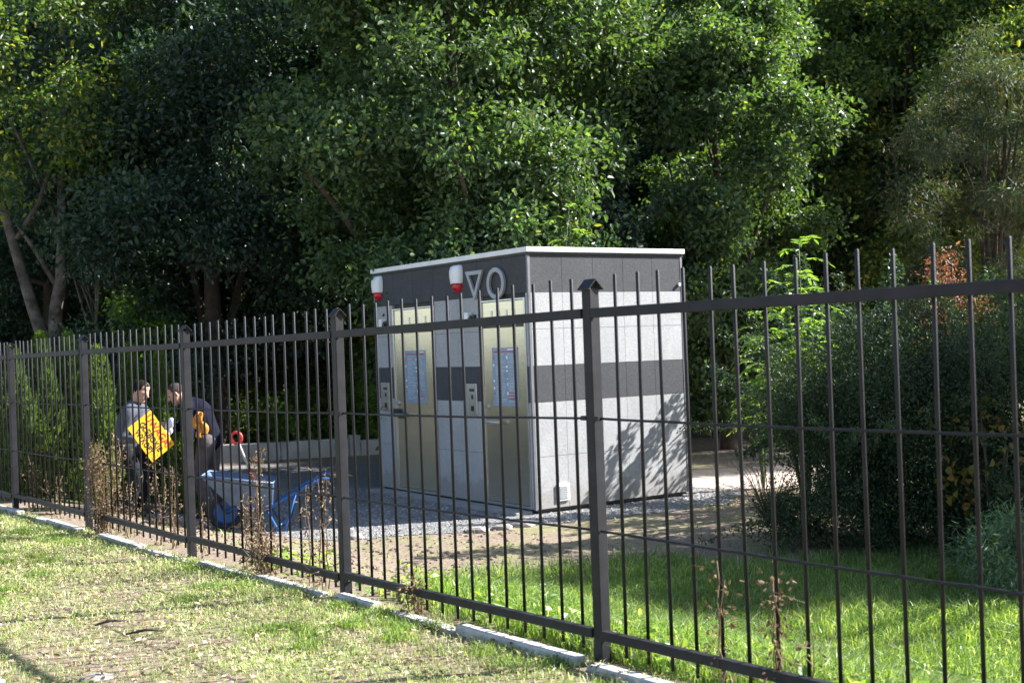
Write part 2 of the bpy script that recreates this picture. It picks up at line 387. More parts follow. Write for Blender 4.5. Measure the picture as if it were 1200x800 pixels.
    sir(prof[:3], 'siren_lens', M_sirr); sir([(2.602,.1,.08)]+prof[3:], 'siren_case', M_sirw)
# symbols
M_sym = mat('symbol_grey', (.33,.35,.38), .45, .2, .05)
f = MB(BMl)
def tri(cx, cz, w_, h_, s_): return [(cx-w_/2+s_*1.6, cz+h_/2-s_), (cx+w_/2-s_*1.6, cz+h_/2-s_), (cx, cz-h_/2+s_*2.1)]
o3 = tri(1.05, 2.555, .37, .34, 0); i3 = tri(1.05, 2.555, .37, .34, .045)
for k in range(3):
    a, b_, c_, d_ = o3[k], o3[(k+1)%3], i3[(k+1)%3], i3[k]
    f.hexa([(a[0],-.03,a[1]),(b_[0],-.03,b_[1]),(c_[0],-.03,c_[1]),(d_[0],-.03,d_[1]),(a[0],.0,a[1]),(b_[0],.0,b_[1]),(c_[0],.0,c_[1]),(d_[0],.0,d_[1])])
f.build('triangle_symbol', M_sym, bld)
f = MB(BMl); n = 40
for k in range(n):
    q0, q1 = 2*math.pi*k/n, 2*math.pi*(k+1)/n; P = []
    for y in (-.03, .0):
        for (r_, q) in ((.178, q0), (.178, q1), (.128, q1), (.128, q0)): P.append((.60+r_*math.cos(q), y, 2.555+r_*math.sin(q)))
    f.hexa(P)
bmesh.ops.remove_doubles(f.bm, verts=f.bm.verts, dist=.0005)
f.build('circle_symbol', M_sym, bld)
# side vent
f = MB(BMl); f.box((-.02, .3, .12), (-.001, .46, .31)); vn = f.build('vent_grille', M_sirw, bld, .003)
f = MB(BMl)
for k in range(7): f.box((-.026, .325, .145+k*.021), (-.0205, .435, .155+k*.021))
f.build('grille_slat', M_alu, vn)
f = MB(BMl); f.tube([(-.002, D-.06, 2.5), (-.03, D-.06, 2.5)], .02); f.build('vent_pipe', M_sirw, bld)
# concrete step in front
f = MB(BMl); f.box((.05, -.22, -.05), (W-.05, .0, .035)); f.build('door_sill', mat('sill_concrete', (.3,.29,.28), .9, bump=.3), bld, .006)

# ---------------------------------------------------------------- low wall
def rough_block(mb, a, b_, h, th, base):
    a = Vector(a); b_ = Vector(b_); d = (b_-a).normalized(); n_ = Vector((-d.y, d.x))*th
    P = []
    for z in (base, base+h):
        for p in (a, b_, b_+n_, a+n_): P.append((p.x, p.y, z))
    mb.hexa(P)
wl = empty('low_concrete_wall', (-4.5, 21.9, -.32), 0, 'low pale concrete retaining wall of blocks beyond the gravel yard', 'wall')
pts = [(-6.6,21.4,.3),(-5.35,21.75,.3),(-4.1,22.0,.31),(-2.95,22.35,.31),(-2.75,22.4,.36),(-1.6,22.7,.26),(-.2,23.0,.26)]
for k in range(len(pts)-1):
    mb = MB(); e = .006
    a = Vector(pts[k][:2]); b_ = Vector(pts[k+1][:2]); d = (b_-a).normalized()*e
    rough_block(mb, a+d-Vector((-4.5, 21.9)), b_-d-Vector((-4.5, 21.9)), pts[k+1][2]+.06, .2, -.06)
    mb.build('wall_block', M_wallc, wl, .012)
# wire fence behind it
wf = empty('wire_fence', (-4, 23.4, -.32), 0, 'dark wire fence with thin posts behind the low concrete wall', 'fence')
for k in range(9):
    b = MB(); x = -6.5+k*1.6; b.tube([(x, .15*k, -.1), (x, .15*k, 1.35)], .025, 6); b.build('post', M_fence, wf)
for z in (.25, .55, .85, 1.3):
    b = MB(); b.tube([(-6.5, 0, z), (-6.5+1.6*8, 1.2, z)], .009, 5); b.build('wire', M_fence, wf)

# ---------------------------------------------------------------- metal fence
fence = empty('metal_fence', (FP.x, FP.y, 0), math.atan2(FD.y, FD.x), 'long dark grey metal picket fence with square posts across the foreground', 'fence')
# local: x along (away-left), y = left of direction -> camera side is +y
L_ = 2.5
offs = {-2:.0, -1:0.0, 0:0, 1:-.03, 2:-.05, 3:-.06, 4:-.075, 5:-.085, 6:-.09}
def pz(x):
    i = x/L_; k = math.floor(i); f_ = i-k
    return offs[max(-2, min(6, k))]*(1-f_)+offs[max(-2, min(6, k+1))]*f_
for i in range(-1, 6):
    x = i*L_; z0 = offs[i]; g0 = gzf(*(FP+FD*x))
    b = MB(); b.box((x-.03, -.03, g0-.15), (x+.03, .03, 1.79+z0)); po = b.build('post', M_fence, fence, .004)
    b = MB()
    for sgn in (-1, 1):
        y0, y1 = sgn*.046, 0
        b.hexa([(x-.045, y0, 1.783+z0), (x+.04, y0, 1.783+z0), (x+.04, y1, 1.83+z0), (x-.045, y1, 1.83+z0),
                (x-.045, y0, 1.789+z0), (x+.04, y0, 1.789+z0), (x+.04, y1, 1.836+z0), (x-.045, y1, 1.836+z0)])
    b.build('cap', M_fence, po)
    for sx_ in (-1, 1): b = MB(); b.box((x+sx_*.045-.018, .012, 1.16+z0), (x+sx_*.045+.018, .034, 1.182+z0)); b.build('clamp', M_fence, po)
M_pick = M_fence
proto = None
for i in range(-1, 5 if True else 0):
    xa, xb = i*L_+.034, (i+1)*L_-.034; za, zb = offs[i], offs[i+1]
    def bar(mb, z, hh, y0, y1, ra=0, rb=0):
        mb.hexa([(xa, y0, z-hh+za+ra), (xb, y0, z-hh+zb+rb), (xb, y1, z-hh+zb+rb), (xa, y1, z-hh+za+ra),
                 (xa, y0, z+hh+za+ra), (xb, y0, z+hh+zb+rb), (xb, y1, z+hh+zb+rb), (xa, y1, z+hh+za+ra)])
    b = MB(); bar(b, 1.672, .023, -.001, .036)
    tp = b.build('top_rail', M_fence, fence, .003)
    b = MB(); ra = .02 if i < 0 else -.02*(i > 0); bar(b, .142, .022, -.001, .038, ra, 0); b.build('bottom_rail', M_fence, fence, .003)
    for z in (1.17, .635):
        b = MB(); n_ = 16; P = []
        for k in range(n_+1):
            x = xa+(xb-xa)*k/n_; P.append((x, .012, z+za+(zb-za)*k/n_+random.uniform(-.0015, .0015)-(.006*math.sin(math.pi*k/n_))))
        b.tube(P, .0065, 8); b.build('rod', M_fence, fence)
    for k in range(1, 16):
        x = i*L_+L_*k/16; z = pz(x); lean = random.gauss(0, .0045)
        if proto is None:
            b = MB(); b.tube([(0, 0, 0), (0, 0, 1.797), (0, 0, 1.801)], [.0085, .0085, .006], 10); proto = b.build('picket', M_fence, fence)
            bp = proto
        else:
            bp = proto.copy(); C.objects.link(bp); bp.parent = fence
        bp.location = (x+random.gauss(0, .002), -.012, .045+z+random.gauss(0, .004)); bp.rotation_euler = (random.gauss(0, .002), lean, 0)

# kerb stones along the fence
segs = [(-1.6,-.62),(-.58,-.05),(.06,1.06),(1.08,1.78),(1.98,2.42),(2.62,3.62),(3.64,4.55),(4.85,5.85),(5.87,6.85),(7.4,8.4),(8.42,9.4),(9.45,10.4),(10.42,11.4),(11.45,12.4)]
KL = ['pale kerb stone at the bottom edge right of the near fence post', 'short broken kerb piece just right of the near fence post base', 'pale kerb stone directly left of the near fence post base', 'shorter kerb stone, second left of the near fence post',
      'short kerb piece just right of the middle fence post base', 'kerb stone just left of the middle fence post base', 'kerb stone right of the post beside the wheelbarrow', 'kerb stone at the base of the post beside the wheelbarrow', 'kerb stone below the yellow sign, between two posts',
      'kerb stone left of the tall dense dried weed clump', 'kerb stone in the middle of the leftmost full fence panel', 'kerb stone just right of the leftmost fence post', 'kerb stone just left of the leftmost fence post', 'farthest kerb stone at the left edge of the picture']
for k, (a, b_) in enumerate(segs):
    mb = MB(); l = (b_-a)/2
    for (x0, x1) in ((-l, l),): mb.box((x0, -.04, -.2), (x1, .04, 0))
    p = FP+FD*((a+b_)/2)-FN*(.1+random.uniform(-.012, .012)); z = gzf(p.x, p.y)+.034+random.uniform(-.02, .01)
    bmesh.ops.subdivide_edges(mb.bm, edges=mb.bm.edges, cuts=3, use_grid_fill=True)
    for v in mb.bm.verts: v.co += Vector((random.gauss(0, .001), random.gauss(0, .0015), random.gauss(0, .0012)))
    o = mb.build('kerb_stone', M_kerb, None, .004)
    o.location = (p.x, p.y, z); o.rotation_euler = (random.gauss(0, .04), random.gauss(0, .008), math.atan2(FD.y, FD.x)+random.gauss(0, .012))
    tag(o, None, 'kerb stone', 'concrete kerb stones laid along the foot of the fence'); o['label'] = KL[k]

# ---------------------------------------------------------------- foliage builders
def leaf_mesh(name, P, Nn, T, ln, wd, fold=.25, six=True):
    """P base points, Nn normals, T directions (n,3), ln, wd arrays"""
    n = len(P)
    T = T/np.linalg.norm(T, axis=1, keepdims=True)
    B = np.cross(Nn, T); B /= np.linalg.norm(B, axis=1, keepdims=True)+1e-9
    Nn = np.cross(T, B)
    ln = ln[:, None]; wd = wd[:, None]
    if six:
        up = Nn*wd*fold
        V = np.stack([P, P+T*ln*.3+B*wd*.5+up, P+T*ln*.72+B*wd*.42+up, P+T*ln, P+T*ln*.72-B*wd*.42+up, P+T*ln*.3-B*wd*.5+up], 1).reshape(-1, 3)
        o = np.arange(n)[:, None]*6
        L = (o+np.array([0,1,2,3,0,3,4,5])).ravel(); st = np.arange(2*n)*4
    else:
        V = np.stack([P, P+T*ln*.5+B*wd*.5, P+T*ln, P+T*ln*.5-B*wd*.5], 1).reshape(-1, 3)
        L = np.arange(4*n); st = np.arange(n)*4
    return npmesh(name, V, L, st)
def unit(n): v = rng.normal(size=(n, 3)); return v/np.linalg.norm(v, axis=1, keepdims=True)
def clumps(cen, rad, counts, shell=.75, squash=.75):
    """leaves round clump centres; returns points, outward dirs"""
    Ps, Os = [], []
    for c, r, k in zip(cen, rad, counts):
        u = unit(k); rr = np.clip(rng.normal(shell, .38, k), .05, 1.8)[:, None]
        Ps.append(c+u*rr*r*np.array([1, 1, squash])); Os.append(u)
    return np.concatenate(Ps), np.concatenate(Os)
def crown_centres(n, c, r, seed, hollow=.45, low=-.9, lobes=0):
    rg = np.random.default_rng(seed); out = []
    if lobes:
        U = []
        while len(U) < lobes:
            u = rg.normal(size=3); u /= np.linalg.norm(u)
            if u[2] > low and all(np.linalg.norm(u-q) > 1.6/math.sqrt(lobes) for q in U[-40:]): U.append(u)
        for j, u in enumerate(U):
            lc = np.array(c)+u*np.array(r)*rg.uniform(.55, .95); lr = np.mean(r)*rg.uniform(.2, .38)
            for i in range(int(n*.75)//lobes):
                v = rg.normal(size=3); v /= np.linalg.norm(v); out.append(lc+v*lr*rg.uniform(.3, 1)*np.array([1, 1, .7]))
        while len(out) < n: v = rg.normal(size=3); v *= rg.uniform(.3, 1)**.7/np.linalg.norm(v); out.append(np.array(c)+v*np.array(r))
        return np.array(out)
    # lumpy radius by direction
    ld = rg.normal(size=(9, 3)); ld /= np.linalg.norm(ld, axis=1, keepdims=True); la = rg.uniform(-.25, .3, 9)
    while len(out) < n:
        u = rg.normal(size=3); u /= np.linalg.norm(u)
        if u[2] < low: continue
        k = 1+sum(a*max(0, u@d)**4 for a, d in zip(la, ld))
        q = rg.uniform(hollow, 1)**.6
        out.append(np.array(c)+u*np.array(r)*q*k)
    return np.array(out)
def tree(name, loc, height, cr, ccz, crz, nclump, per, leaf, m, label, group, seed, bark=None, trunk_r=.18, clump_r=(.45,.8), trunk_pts=None, droop=.25, six=True, fill=0, cat='tree', limbs=26, shell=.75, aspect=.55, hollow=.45, low=-.9, off=(0,0), lobes=0):
    root = empty(name, loc, 0, label, cat, group)
    rg = np.random.default_rng(seed)
    cen = crown_centres(nclump, (off[0], off[1], ccz), (cr, cr, crz), seed, hollow, low, lobes)
    rad = rg.uniform(*clump_r, nclump)
    cnt = np.maximum(8, (per*(rad/np.mean(rad))**2).astype(int))
    P, O = clumps(cen, rad, cnt, shell)
    k = P[:, 2] > .05; P, O = P[k], O[k]
    n = len(P)
    Nn = O*.35+np.array([0, 0, .35])+rg.normal(0, .75, (n, 3)); T = O*.5+rg.normal(0, .6, (n, 3))+np.array([0, 0, -droop])
    me = leaf_mesh('crown', P, Nn, T, leaf*rg.uniform(.45, 1.4, n), leaf*aspect*rg.uniform(.55, 1.35, n), .25, six)
    link('crown', me, m, root)
    b = MB(); th = ccz+crz*.5
    if trunk_pts is None:
        trunk_pts = [(0, 0, -.2), (.03, .02, th*.2), (rg.normal(0, .1), rg.normal(0, .1), th*.5), (rg.normal(0, .2), rg.normal(0, .2), th)]
    nseg = 12; TP = []
    for i in range(nseg+1):
        f = i/nseg*(len(trunk_pts)-1); k = min(int(f), len(trunk_pts)-2); q = f-k
        TP.append(Vector(trunk_pts[k]).lerp(Vector(trunk_pts[k+1]), q)+Vector((rg.normal(0, .02), rg.normal(0, .02), 0)))
    b.tube(TP, [trunk_r*(1.25 if i == 0 else 1)*(1-.8*i/nseg) for i in range(nseg+1)], 10)
    for j in rg.choice(nclump, min(limbs, nclump), replace=False):
        c = Vector(cen[j]); f = rg.uniform(.25, .9); a = TP[int(f*nseg)]
        r0 = trunk_r*(1-.8*f)*.55; mid = a.lerp(c, .5)+Vector((rg.normal(0, .12), rg.normal(0, .12), .12+rg.normal(0, .1)))
        b.tube([a, a.lerp(mid, .5)+Vector((0,0,.04)), mid, mid.lerp(c, .5)+Vector((0, 0, .05)), c], [r0, r0*.8, r0*.6, r0*.4, r0*.15], 6)
    b.build('trunk', bark or M_bark, root)
    return root
def cpy(o, loc, rz, sc, label=None, group=None):
    r = o.copy(); C.objects.link(r); r.location = loc; r.rotation_euler = (0, 0, rz); r.scale = sc
    if label: r['label'] = label
    if group: r['group'] = group
    for ch in list(o.children):
        c = ch.copy(); C.objects.link(c); c.parent = r
    return r
def on(px, Y, dz=0):
    x = (px-600)/F*Y; return (x, Y, gzf(x, Y)+dz)

G_T = 'trees standing behind the toilet cabin'
# left forked tree
fork = on(62, 21.0)
t1 = tree('deciduous_tree', fork, 9, 2.4, 6.6, 2.9, 80, 260, .1, M_oak2, 'tree with a pale forked trunk and sparse crown at the far left', G_T, 11,
          M_barkl, .16, (.35,.65), [(0, 0, -.2), (-.03, 0, 1.9), (.18, 0, 3.2), (.25, .1, 5.5), (.3, .2, 7.5)], limbs=5)
b = MB()
b.tube([(-.03,0,1.9),(-.28,-.05,2.7),(-.5,-.1,3.6),(-.72,-.05,4.4),(-.9,0,5.2),(-.8,0,6.3)], [.13,.1,.085,.075,.06,.04], 9)
b.tube([(-.5,-.1,3.9),(-.1,-.1,4.5),(.15,-.1,5.2)], [.05,.045,.03], 7)
b.tube([(.1,0,1.7),(.5,-.1,2.0),(.75,-.1,1.85),(1.0,-.15,2.05)], [.07,.05,.04,.02], 7)
b.tube([(.16,0,3.0),(-.2,-.1,3.7),(-.45,-.15,4.1)], [.05,.04,.025], 7)
b.build('limb', M_barkl, t1)
# shaded oak
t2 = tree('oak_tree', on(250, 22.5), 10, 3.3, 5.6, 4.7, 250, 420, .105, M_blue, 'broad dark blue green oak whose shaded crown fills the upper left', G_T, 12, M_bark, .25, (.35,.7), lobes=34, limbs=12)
# central lit oak, right edge in the sun
t3 = tree('oak_tree', on(545, 19.4), 10, 2.8, 5.7, 4.3, 280, 380, .1, M_oak, 'large oak with a sunlit right edge rising straight above the cabin roof', G_T, 13, M_bark, .26, (.3,.62), lobes=34, limbs=12)
t4 = tree('oak_tree', on(850, 21.0), 9, 1.75, 4.6, 4.3, 170, 480, .1, M_oak, 'upright dense oak with sunlit top just right of the cabin', G_T, 14, M_bark, .15, (.28,.5), limbs=8, lobes=24)
t5 = tree('deciduous_tree', on(1078, 25.5), 10, 2.8, 6.4, 4.8, 220, 420, .105, M_oak2, 'tree with bright yellow flecked leaves at the upper right', G_T, 15, M_bark, .2, (.3,.6), lobes=28, limbs=12)
t6 = tree('conifer_tree', on(1160, 20), 7, 1.7, 4.3, 2.3, 150, 420, .13, M_con, 'grey green conifer with feathery browning boughs at the right edge', None, 16, M_bark, .12, (.18,.4), droop=.6, six=False, aspect=.13, cat='conifer', lobes=15)
# second row
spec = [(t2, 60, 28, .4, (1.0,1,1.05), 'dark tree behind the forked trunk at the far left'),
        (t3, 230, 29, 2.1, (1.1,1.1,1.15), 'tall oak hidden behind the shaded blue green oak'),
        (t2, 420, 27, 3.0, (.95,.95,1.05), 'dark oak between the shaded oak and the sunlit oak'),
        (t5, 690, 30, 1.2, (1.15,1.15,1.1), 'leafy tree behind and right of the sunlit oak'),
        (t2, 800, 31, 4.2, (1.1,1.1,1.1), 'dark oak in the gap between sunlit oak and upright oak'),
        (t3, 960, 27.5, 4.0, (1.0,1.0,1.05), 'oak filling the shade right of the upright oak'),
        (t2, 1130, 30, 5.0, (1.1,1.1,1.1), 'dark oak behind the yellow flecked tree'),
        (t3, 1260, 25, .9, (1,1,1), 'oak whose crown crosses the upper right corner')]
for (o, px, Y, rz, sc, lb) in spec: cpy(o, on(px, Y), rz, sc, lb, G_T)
# third row, seen in gaps only
for k, px in enumerate([-60, 90, 260, 400, 560, 700, 850, 1000, 1150, 1290]):
    o = [t2, t3][k % 2]; cpy(o, on(px, 36+2*(k % 3)), k*1.3, (1.25, 1.25, 1.35), 'far oak in the back row of the wood, seen only through gaps', 'far oaks in the back row of the wood')
# outside the frame on the right: shades the shrubs
cpy(t3, (9.2, 11.4, -.3), 2.2, (.66, .66, .66), 'oak standing to the right of the shrubs, outside the picture', G_T)
cpy(t4, (7.6, 29.5, -.3), 1.0, (1.3, 1.3, 1.0), 'narrow oak in the shade between upright oak and yellow flecked tree', G_T)
# far wood: one leafy mass
n = 130000
P = np.stack([rng.uniform(-34, 34, n), rng.uniform(44, 50, n), rng.uniform(-.3, 21, n)], 1)
P[:, 1] += 2*nz(P[:, 0], P[:, 2], .5)
me = leaf_mesh('far_wood', P, unit(n)+np.array([0, -.5, .3]), unit(n), rng.uniform(.3, .6, n), rng.uniform(.25, .45, n), .2, False)
tag(link('far_wood', me, M_far), 'dense dark wood closing the view behind all the trees', 'wood', kind='stuff')

# trunks under the canopy
G_K = 'slender trunks under the canopy behind the low wall'
for k, (px, Y, r_, hh, mm, lean, lb) in enumerate([(322, 24.8, .1, 5, M_barkl, .15, 'slender pale trunked tree left of the pair under the canopy'),
        (350, 26.2, .13, 6, M_bark, -.1, 'dark trunked tree in the middle of the pair under the canopy'), (374, 25.2, .17, 6, M_barkl, .2, 'thickest pale trunked tree right behind the wall under the canopy'),
        (117, 23.0, .12, 5, M_barkl, .0, 'pale trunked tree between forked tree and shaded oak'), (285, 27, .11, 5, M_bark, .1, 'thin dark tree left of the pale trunks under the canopy'),
        (425, 27, .12, 5, M_bark, 0, 'thin tree seen just left of the cabin under the canopy'), (845, 25, .14, 5, M_bark, .1, 'thin tree just right of the cabin under the canopy'),
        (915, 27, .16, 5, M_bark, -.1, 'thin dark tree behind the bright pinnate sapling')]):
    tree('young_tree', on(px, Y), 5, 1.1, 4.9, 1.2, 18, 200, .11, M_oak2, lb, G_K, 40+k, mm, r_*.75, (.3,.5), [(0,0,-.2), (lean*.3, 0, 1.2), (lean, 0, 2.8), (lean*1.2, .1, 5)], limbs=8)

# shrubs
def shrub(name, loc, r, h, nclump, per, leaf, m, label, cat, group, seed, six=True, aspect=.55, cr=(.18,.34), low=-.9, bark=None, stems=10, droop=.2, skirt=0, shoots=0):
    root = empty(name, loc, 0, label, cat, group); rg = np.random.default_rng(seed)
    cen = crown_centres(nclump, (0, 0, h*.52), (r, r, h*.44), seed, .3, low)
    if skirt: a = rg.uniform(0, 6.283, skirt); q = r*rg.uniform(.35, 1.0, skirt); cen = np.concatenate([cen, np.stack([np.cos(a)*q, np.sin(a)*q, rg.uniform(.12, .7, skirt)], 1)]); nclump += skirt
    rad = rg.uniform(*cr, nclump)
    sh = []
    for _ in range(shoots):
        q = cen[rg.integers(0, len(cen))].copy(); d = (q-np.array([0,0,h*.35])); d /= np.linalg.norm(d); d += np.array([0,0,.35])+rg.normal(0, .3, 3)
        for i in range(9): q = q+d*.075; d[2] -= .05; sh.append(q.copy())
    cnt = np.maximum(8, (per*(rad/rad.mean())**2).astype(int))
    if sh: sh = np.array(sh); cen = np.concatenate([cen, sh]); rad = np.concatenate([rad, np.full(len(sh), .045)]); cnt = np.concatenate([cnt, np.full(len(sh), 26)])
    P, O = clumps(cen, rad, cnt, .75, .9)
    k = P[:, 2] > 0; P, O = P[k], O[k]; n = len(P)
    T = O*.6+rg.normal(0, .5, (n, 3))+np.array([0, 0, -droop])
    link('foliage', leaf_mesh('foliage', P, O*.6+np.array([0,0,.5])+rg.normal(0, .5, (n, 3)), T, leaf*rg.uniform(.6, 1.25, n), leaf*aspect*rg.uniform(.7, 1.2, n), .25, six), m, root)
    b = MB()
    for j in rg.choice(nclump, min(stems, nclump), replace=False):
        c = Vector(cen[j]); b.tube([(rg.normal(0, .06), rg.normal(0, .06), -.05), (c.x*.3, c.y*.3, c.z*.4), (c.x*.8, c.y*.8, c.z*.8), c], [.022, .016, .01, .004], 6)
    b.build('stem', bark or M_bark, root)
    return root
G_U = 'undergrowth shrubs behind the low concrete wall'
for k, (px, Y, r, h, mm) in enumerate([(20,19,1.3,2.3,M_jun),(100,20,1.2,2.2,M_blue),(190,22.9,1.2,2.2,M_bright),(262,23.4,1.0,1.25,M_oak2),(318,23.6,.9,1.15,M_bright),(372,23.9,1.0,1.2,M_oak2),(428,24.0,.9,1.3,M_bright),  # brighter leaf colour on some shrubs stands in for sun through the canopy
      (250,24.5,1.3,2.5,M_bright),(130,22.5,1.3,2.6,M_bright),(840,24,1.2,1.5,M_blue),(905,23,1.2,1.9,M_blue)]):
    nm = ['dark evergreen shrub behind the leftmost conifers','dark shrub between the forked tree and the fence','shrub with leaves tinted bright as if sunlit behind the two workers','low leafy shrub left behind the wall above the red shovel grip',
          'leafy shrub in front of the slender pale trunk','leafy shrub below the thickest pale trunk','leafy shrub beside the left corner of the cabin','taller shrub tinted as if sunlit behind the wall under the shaded oak','shrub tinted yellow green as if sunlit under the shaded oak at far left',
          'dark shrub just right of the cabin across the path','dark taller shrub across the path behind the sapling'][k]
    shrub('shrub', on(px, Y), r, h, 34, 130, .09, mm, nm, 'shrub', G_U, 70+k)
shrub('tall_shrub', on(560, 18.2), 1.5, 4.6, 110, 300, .09, M_oak, 'tall oak thicket rising directly behind the cabin roof', 'shrub', G_U+' and cabin', 140, cr=(.25,.45), shoots=20)
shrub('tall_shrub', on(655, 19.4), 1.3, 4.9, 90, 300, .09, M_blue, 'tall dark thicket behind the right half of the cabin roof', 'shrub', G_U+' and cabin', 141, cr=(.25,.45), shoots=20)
shrub('tall_shrub', on(395, 25.0), 1.4, 4.2, 90, 260, .09, M_oak2, 'tall leafy thicket just left of the cabin roof', 'shrub', G_U+' and cabin', 142, cr=(.22,.42), shoots=20)
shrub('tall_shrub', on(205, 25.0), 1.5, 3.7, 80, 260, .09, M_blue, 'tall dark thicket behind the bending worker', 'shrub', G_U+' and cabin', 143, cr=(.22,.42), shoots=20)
# columnar thujas
G_H = 'narrow conifers planted in a row at the left'
def thuja(px, Y, h, r, lb, seed):
    root = empty('columnar_conifer', on(px, Y), 0, lb, 'conifer', G_H); rg = np.random.default_rng(seed); n = 9000
    z = rg.uniform(0, 1, n)**.8; a = rg.uniform(0, 6.283, n)
    prof = np.clip((1-z)**.62*1.25, 0, 1)*r*.82*(1+.22*np.sin(a*3+z*9+seed)+.15*np.sin(a*7-z*21)); q = rg.uniform(.55, 1.05, n)**.5
    P = np.stack([np.cos(a)*prof*q, np.sin(a)*prof*q, z*h+.03], 1); O = np.stack([np.cos(a), np.sin(a), 0*a], 1)
    T = O*.45+np.array([0,0,1])+rg.normal(0, .25, (n, 3))
    Nn = np.cross(T, np.stack([-np.sin(a), np.cos(a), 0*a], 1)) + rg.normal(0, .7, (n, 3))
    link('foliage', leaf_mesh('foliage', P, Nn, T, rg.uniform(.05, .11, n), rg.uniform(.014, .032, n), .2, False), M_thuja, root)
    b = MB(); b.tube([(0,0,-.1),(0,0,h*.5),(0,0,h*.95)], [.035,.02,.005], 7); b.build('trunk', M_bark, root)
for k, (px, Y, h, r, lb) in enumerate([(14,15.2,1.75,.30,'narrow conifer at the left edge of the row'),(48,15.5,1.95,.30,'narrow conifer right of the leftmost fence post'),(80,15.8,2.0,.28,'narrow conifer left of the second fence post'),
        (113,15.2,1.85,.30,'narrow conifer behind the tall dry weed clump'),(150,16.2,1.95,.27,'bright narrow conifer just left behind the worker in grey'),(187,16.0,1.88,.22,'bright narrow conifer between the two workers'),(212,14.9,1.0,.22,'short narrow conifer in front of the bending worker')]):
    thuja(px, Y, h, r, lb, 90+k)
# right-hand bushes
shrub('juniper_bush', on(1022, 11.0), .98, 2.1, 90, 620, .038, M_jun, 'large dark juniper bush right of the cabin behind the fence', 'bush', None, 110, False, .35, (.16,.32), skirt=30, shoots=60)
shrub('juniper_bush', on(1110, 10.6), 1.15, 2.0, 90, 620, .038, M_jun, 'dark spreading juniper bush beneath the red leaved shrub', 'bush', None, 111, False, .35, (.16,.32), skirt=45, shoots=60)
shrub('privet_bush', on(1215, 11.0), 1.0, 2.25, 70, 260, .05, M_oak, 'small leaved bush with sunlit leaves at the right edge', 'bush', None, 112, True, .5, (.16,.3), skirt=30, shoots=18)
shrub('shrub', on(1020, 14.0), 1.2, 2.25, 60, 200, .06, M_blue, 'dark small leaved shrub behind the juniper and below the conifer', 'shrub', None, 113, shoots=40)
shrub('red_shrub', on(1112, 12.3), .42, 2.75, 22, 70, .05, M_red, 'shrub with rust red autumn leaves above the top rail', 'shrub', None, 114, True, .4, (.1,.17), low=.2)
shrub('shrub', on(1185, 12.6), .5, 2.45, 26, 110, .06, M_con, 'olive green shrub right of the red leaved shrub', 'shrub', None, 115, True, .4, (.14,.24))
shrub('maple_sapling', on(1158, 9.9), .36, 1.55, 16, 10, .075, M_yel, 'maple sapling with large yellow leaves in front of the dark bushes', 'sapling', None, 116, True, .95, (.12,.2), stems=6)
shrub('juniper_bush', on(1190, 8.6), .42, .62, 26, 380, .06, leafmat('blue_juniper_leaf', [(0,(.06,.11,.06)),(1,(.13,.2,.11))], .2, .6, .3), 'low light green juniper with feathery tips at the lower right', 'bush', None, 117, False, .14, (.1,.2))
cpy(bpy.data.objects['privet_bush'], (6.1, 9.7, -.32), 1.0, (1.2,1.2,1.45), 'tall unseen bush added right of the picture to shade the grass')  # unseen copy added outside the frame to cast shade on the grass
# twiggy bush by the path
root = empty('bare_shrub', on(893, 12.6), 0, 'thin leafless shrub with arching twigs at the edge of the path', 'shrub')
b = MB()
for k in range(42):
    a = random.uniform(0, 6.28); l = random.uniform(.3, .75); e = Vector((math.cos(a)*l, math.sin(a)*l*.7, random.uniform(.2, .75)))
    mid = e*.5+Vector((0, 0, .14)); b.tube([(0,0,0), mid, e], [.006,.004,.0015], 4)
    for j in range(3):
        s_ = mid.lerp(e, random.random()); b.tube([s_, s_+Vector((random.gauss(0,.1), random.gauss(0,.1), random.uniform(-.02,.12)))], [.003,.001], 4)
b.build('twig', M_barkl, root)

# pinnate sapling
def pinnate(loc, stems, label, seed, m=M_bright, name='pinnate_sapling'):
    rg = np.random.default_rng(seed); root = empty(name, loc, 0, label, 'sapling'); b = MB(); P, Nn, T, LN, WD = [], [], [], [], []
    for (dx, dy, h, nl, ll) in stems:
        top = np.array([dx, dy, h]); st = [Vector((dx*f*f*.3+dx*f*.7, dy*f, h*f)) for f in np.linspace(0, 1, 7)]
        b.tube(st, [.018*(1-f*.8) for f in np.linspace(0, 1, 7)], 6)
        for k in range(nl):
            f = .38+.62*(k+.5)/nl; base = np.array([dx*f*f*.3+dx*f*.7, dy*f, h*f]); a = k*2.4+rg.uniform(0, .5)
            l = ll*(1.15-.5*abs(f-.65))*rg.uniform(.8, 1.1); d = np.array([math.cos(a), math.sin(a), .55+.5*(f > .93)]); d /= np.linalg.norm(d)
            pts_ = []
            for j in range(9):
                q = j/8; pts_.append(base+d*l*q+np.array([0, 0, -.55*l*q*q]))
            b.tube(pts_, [.004*(1-.7*q/8) for q in range(9)], 4)
            side = np.cross(d, [0, 0, 1]); side /= np.linalg.norm(side)
            for j in range(2, 9):
                tt = pts_[j]-pts_[j-1]; tt /= np.linalg.norm(tt)
                for sg in ((-1, 1) if j < 8 else (0,)):
                    P.append(pts_[j]); T.append(tt*.6+side*sg*.9+np.array([0,0,-.15])+rg.normal(0, .08, 3)); Nn.append(np.array([0,0,1])+rg.normal(0, .25, 3)); LN.append(l*.27*rg.uniform(.85, 1.15)); WD.append(l*.085)
    b.build('stem', M_stem, root)
    link('foliage', leaf_mesh('foliage', np.array(P), np.array(Nn), np.array(T), np.array(LN), np.array(WD), .2), m, root)
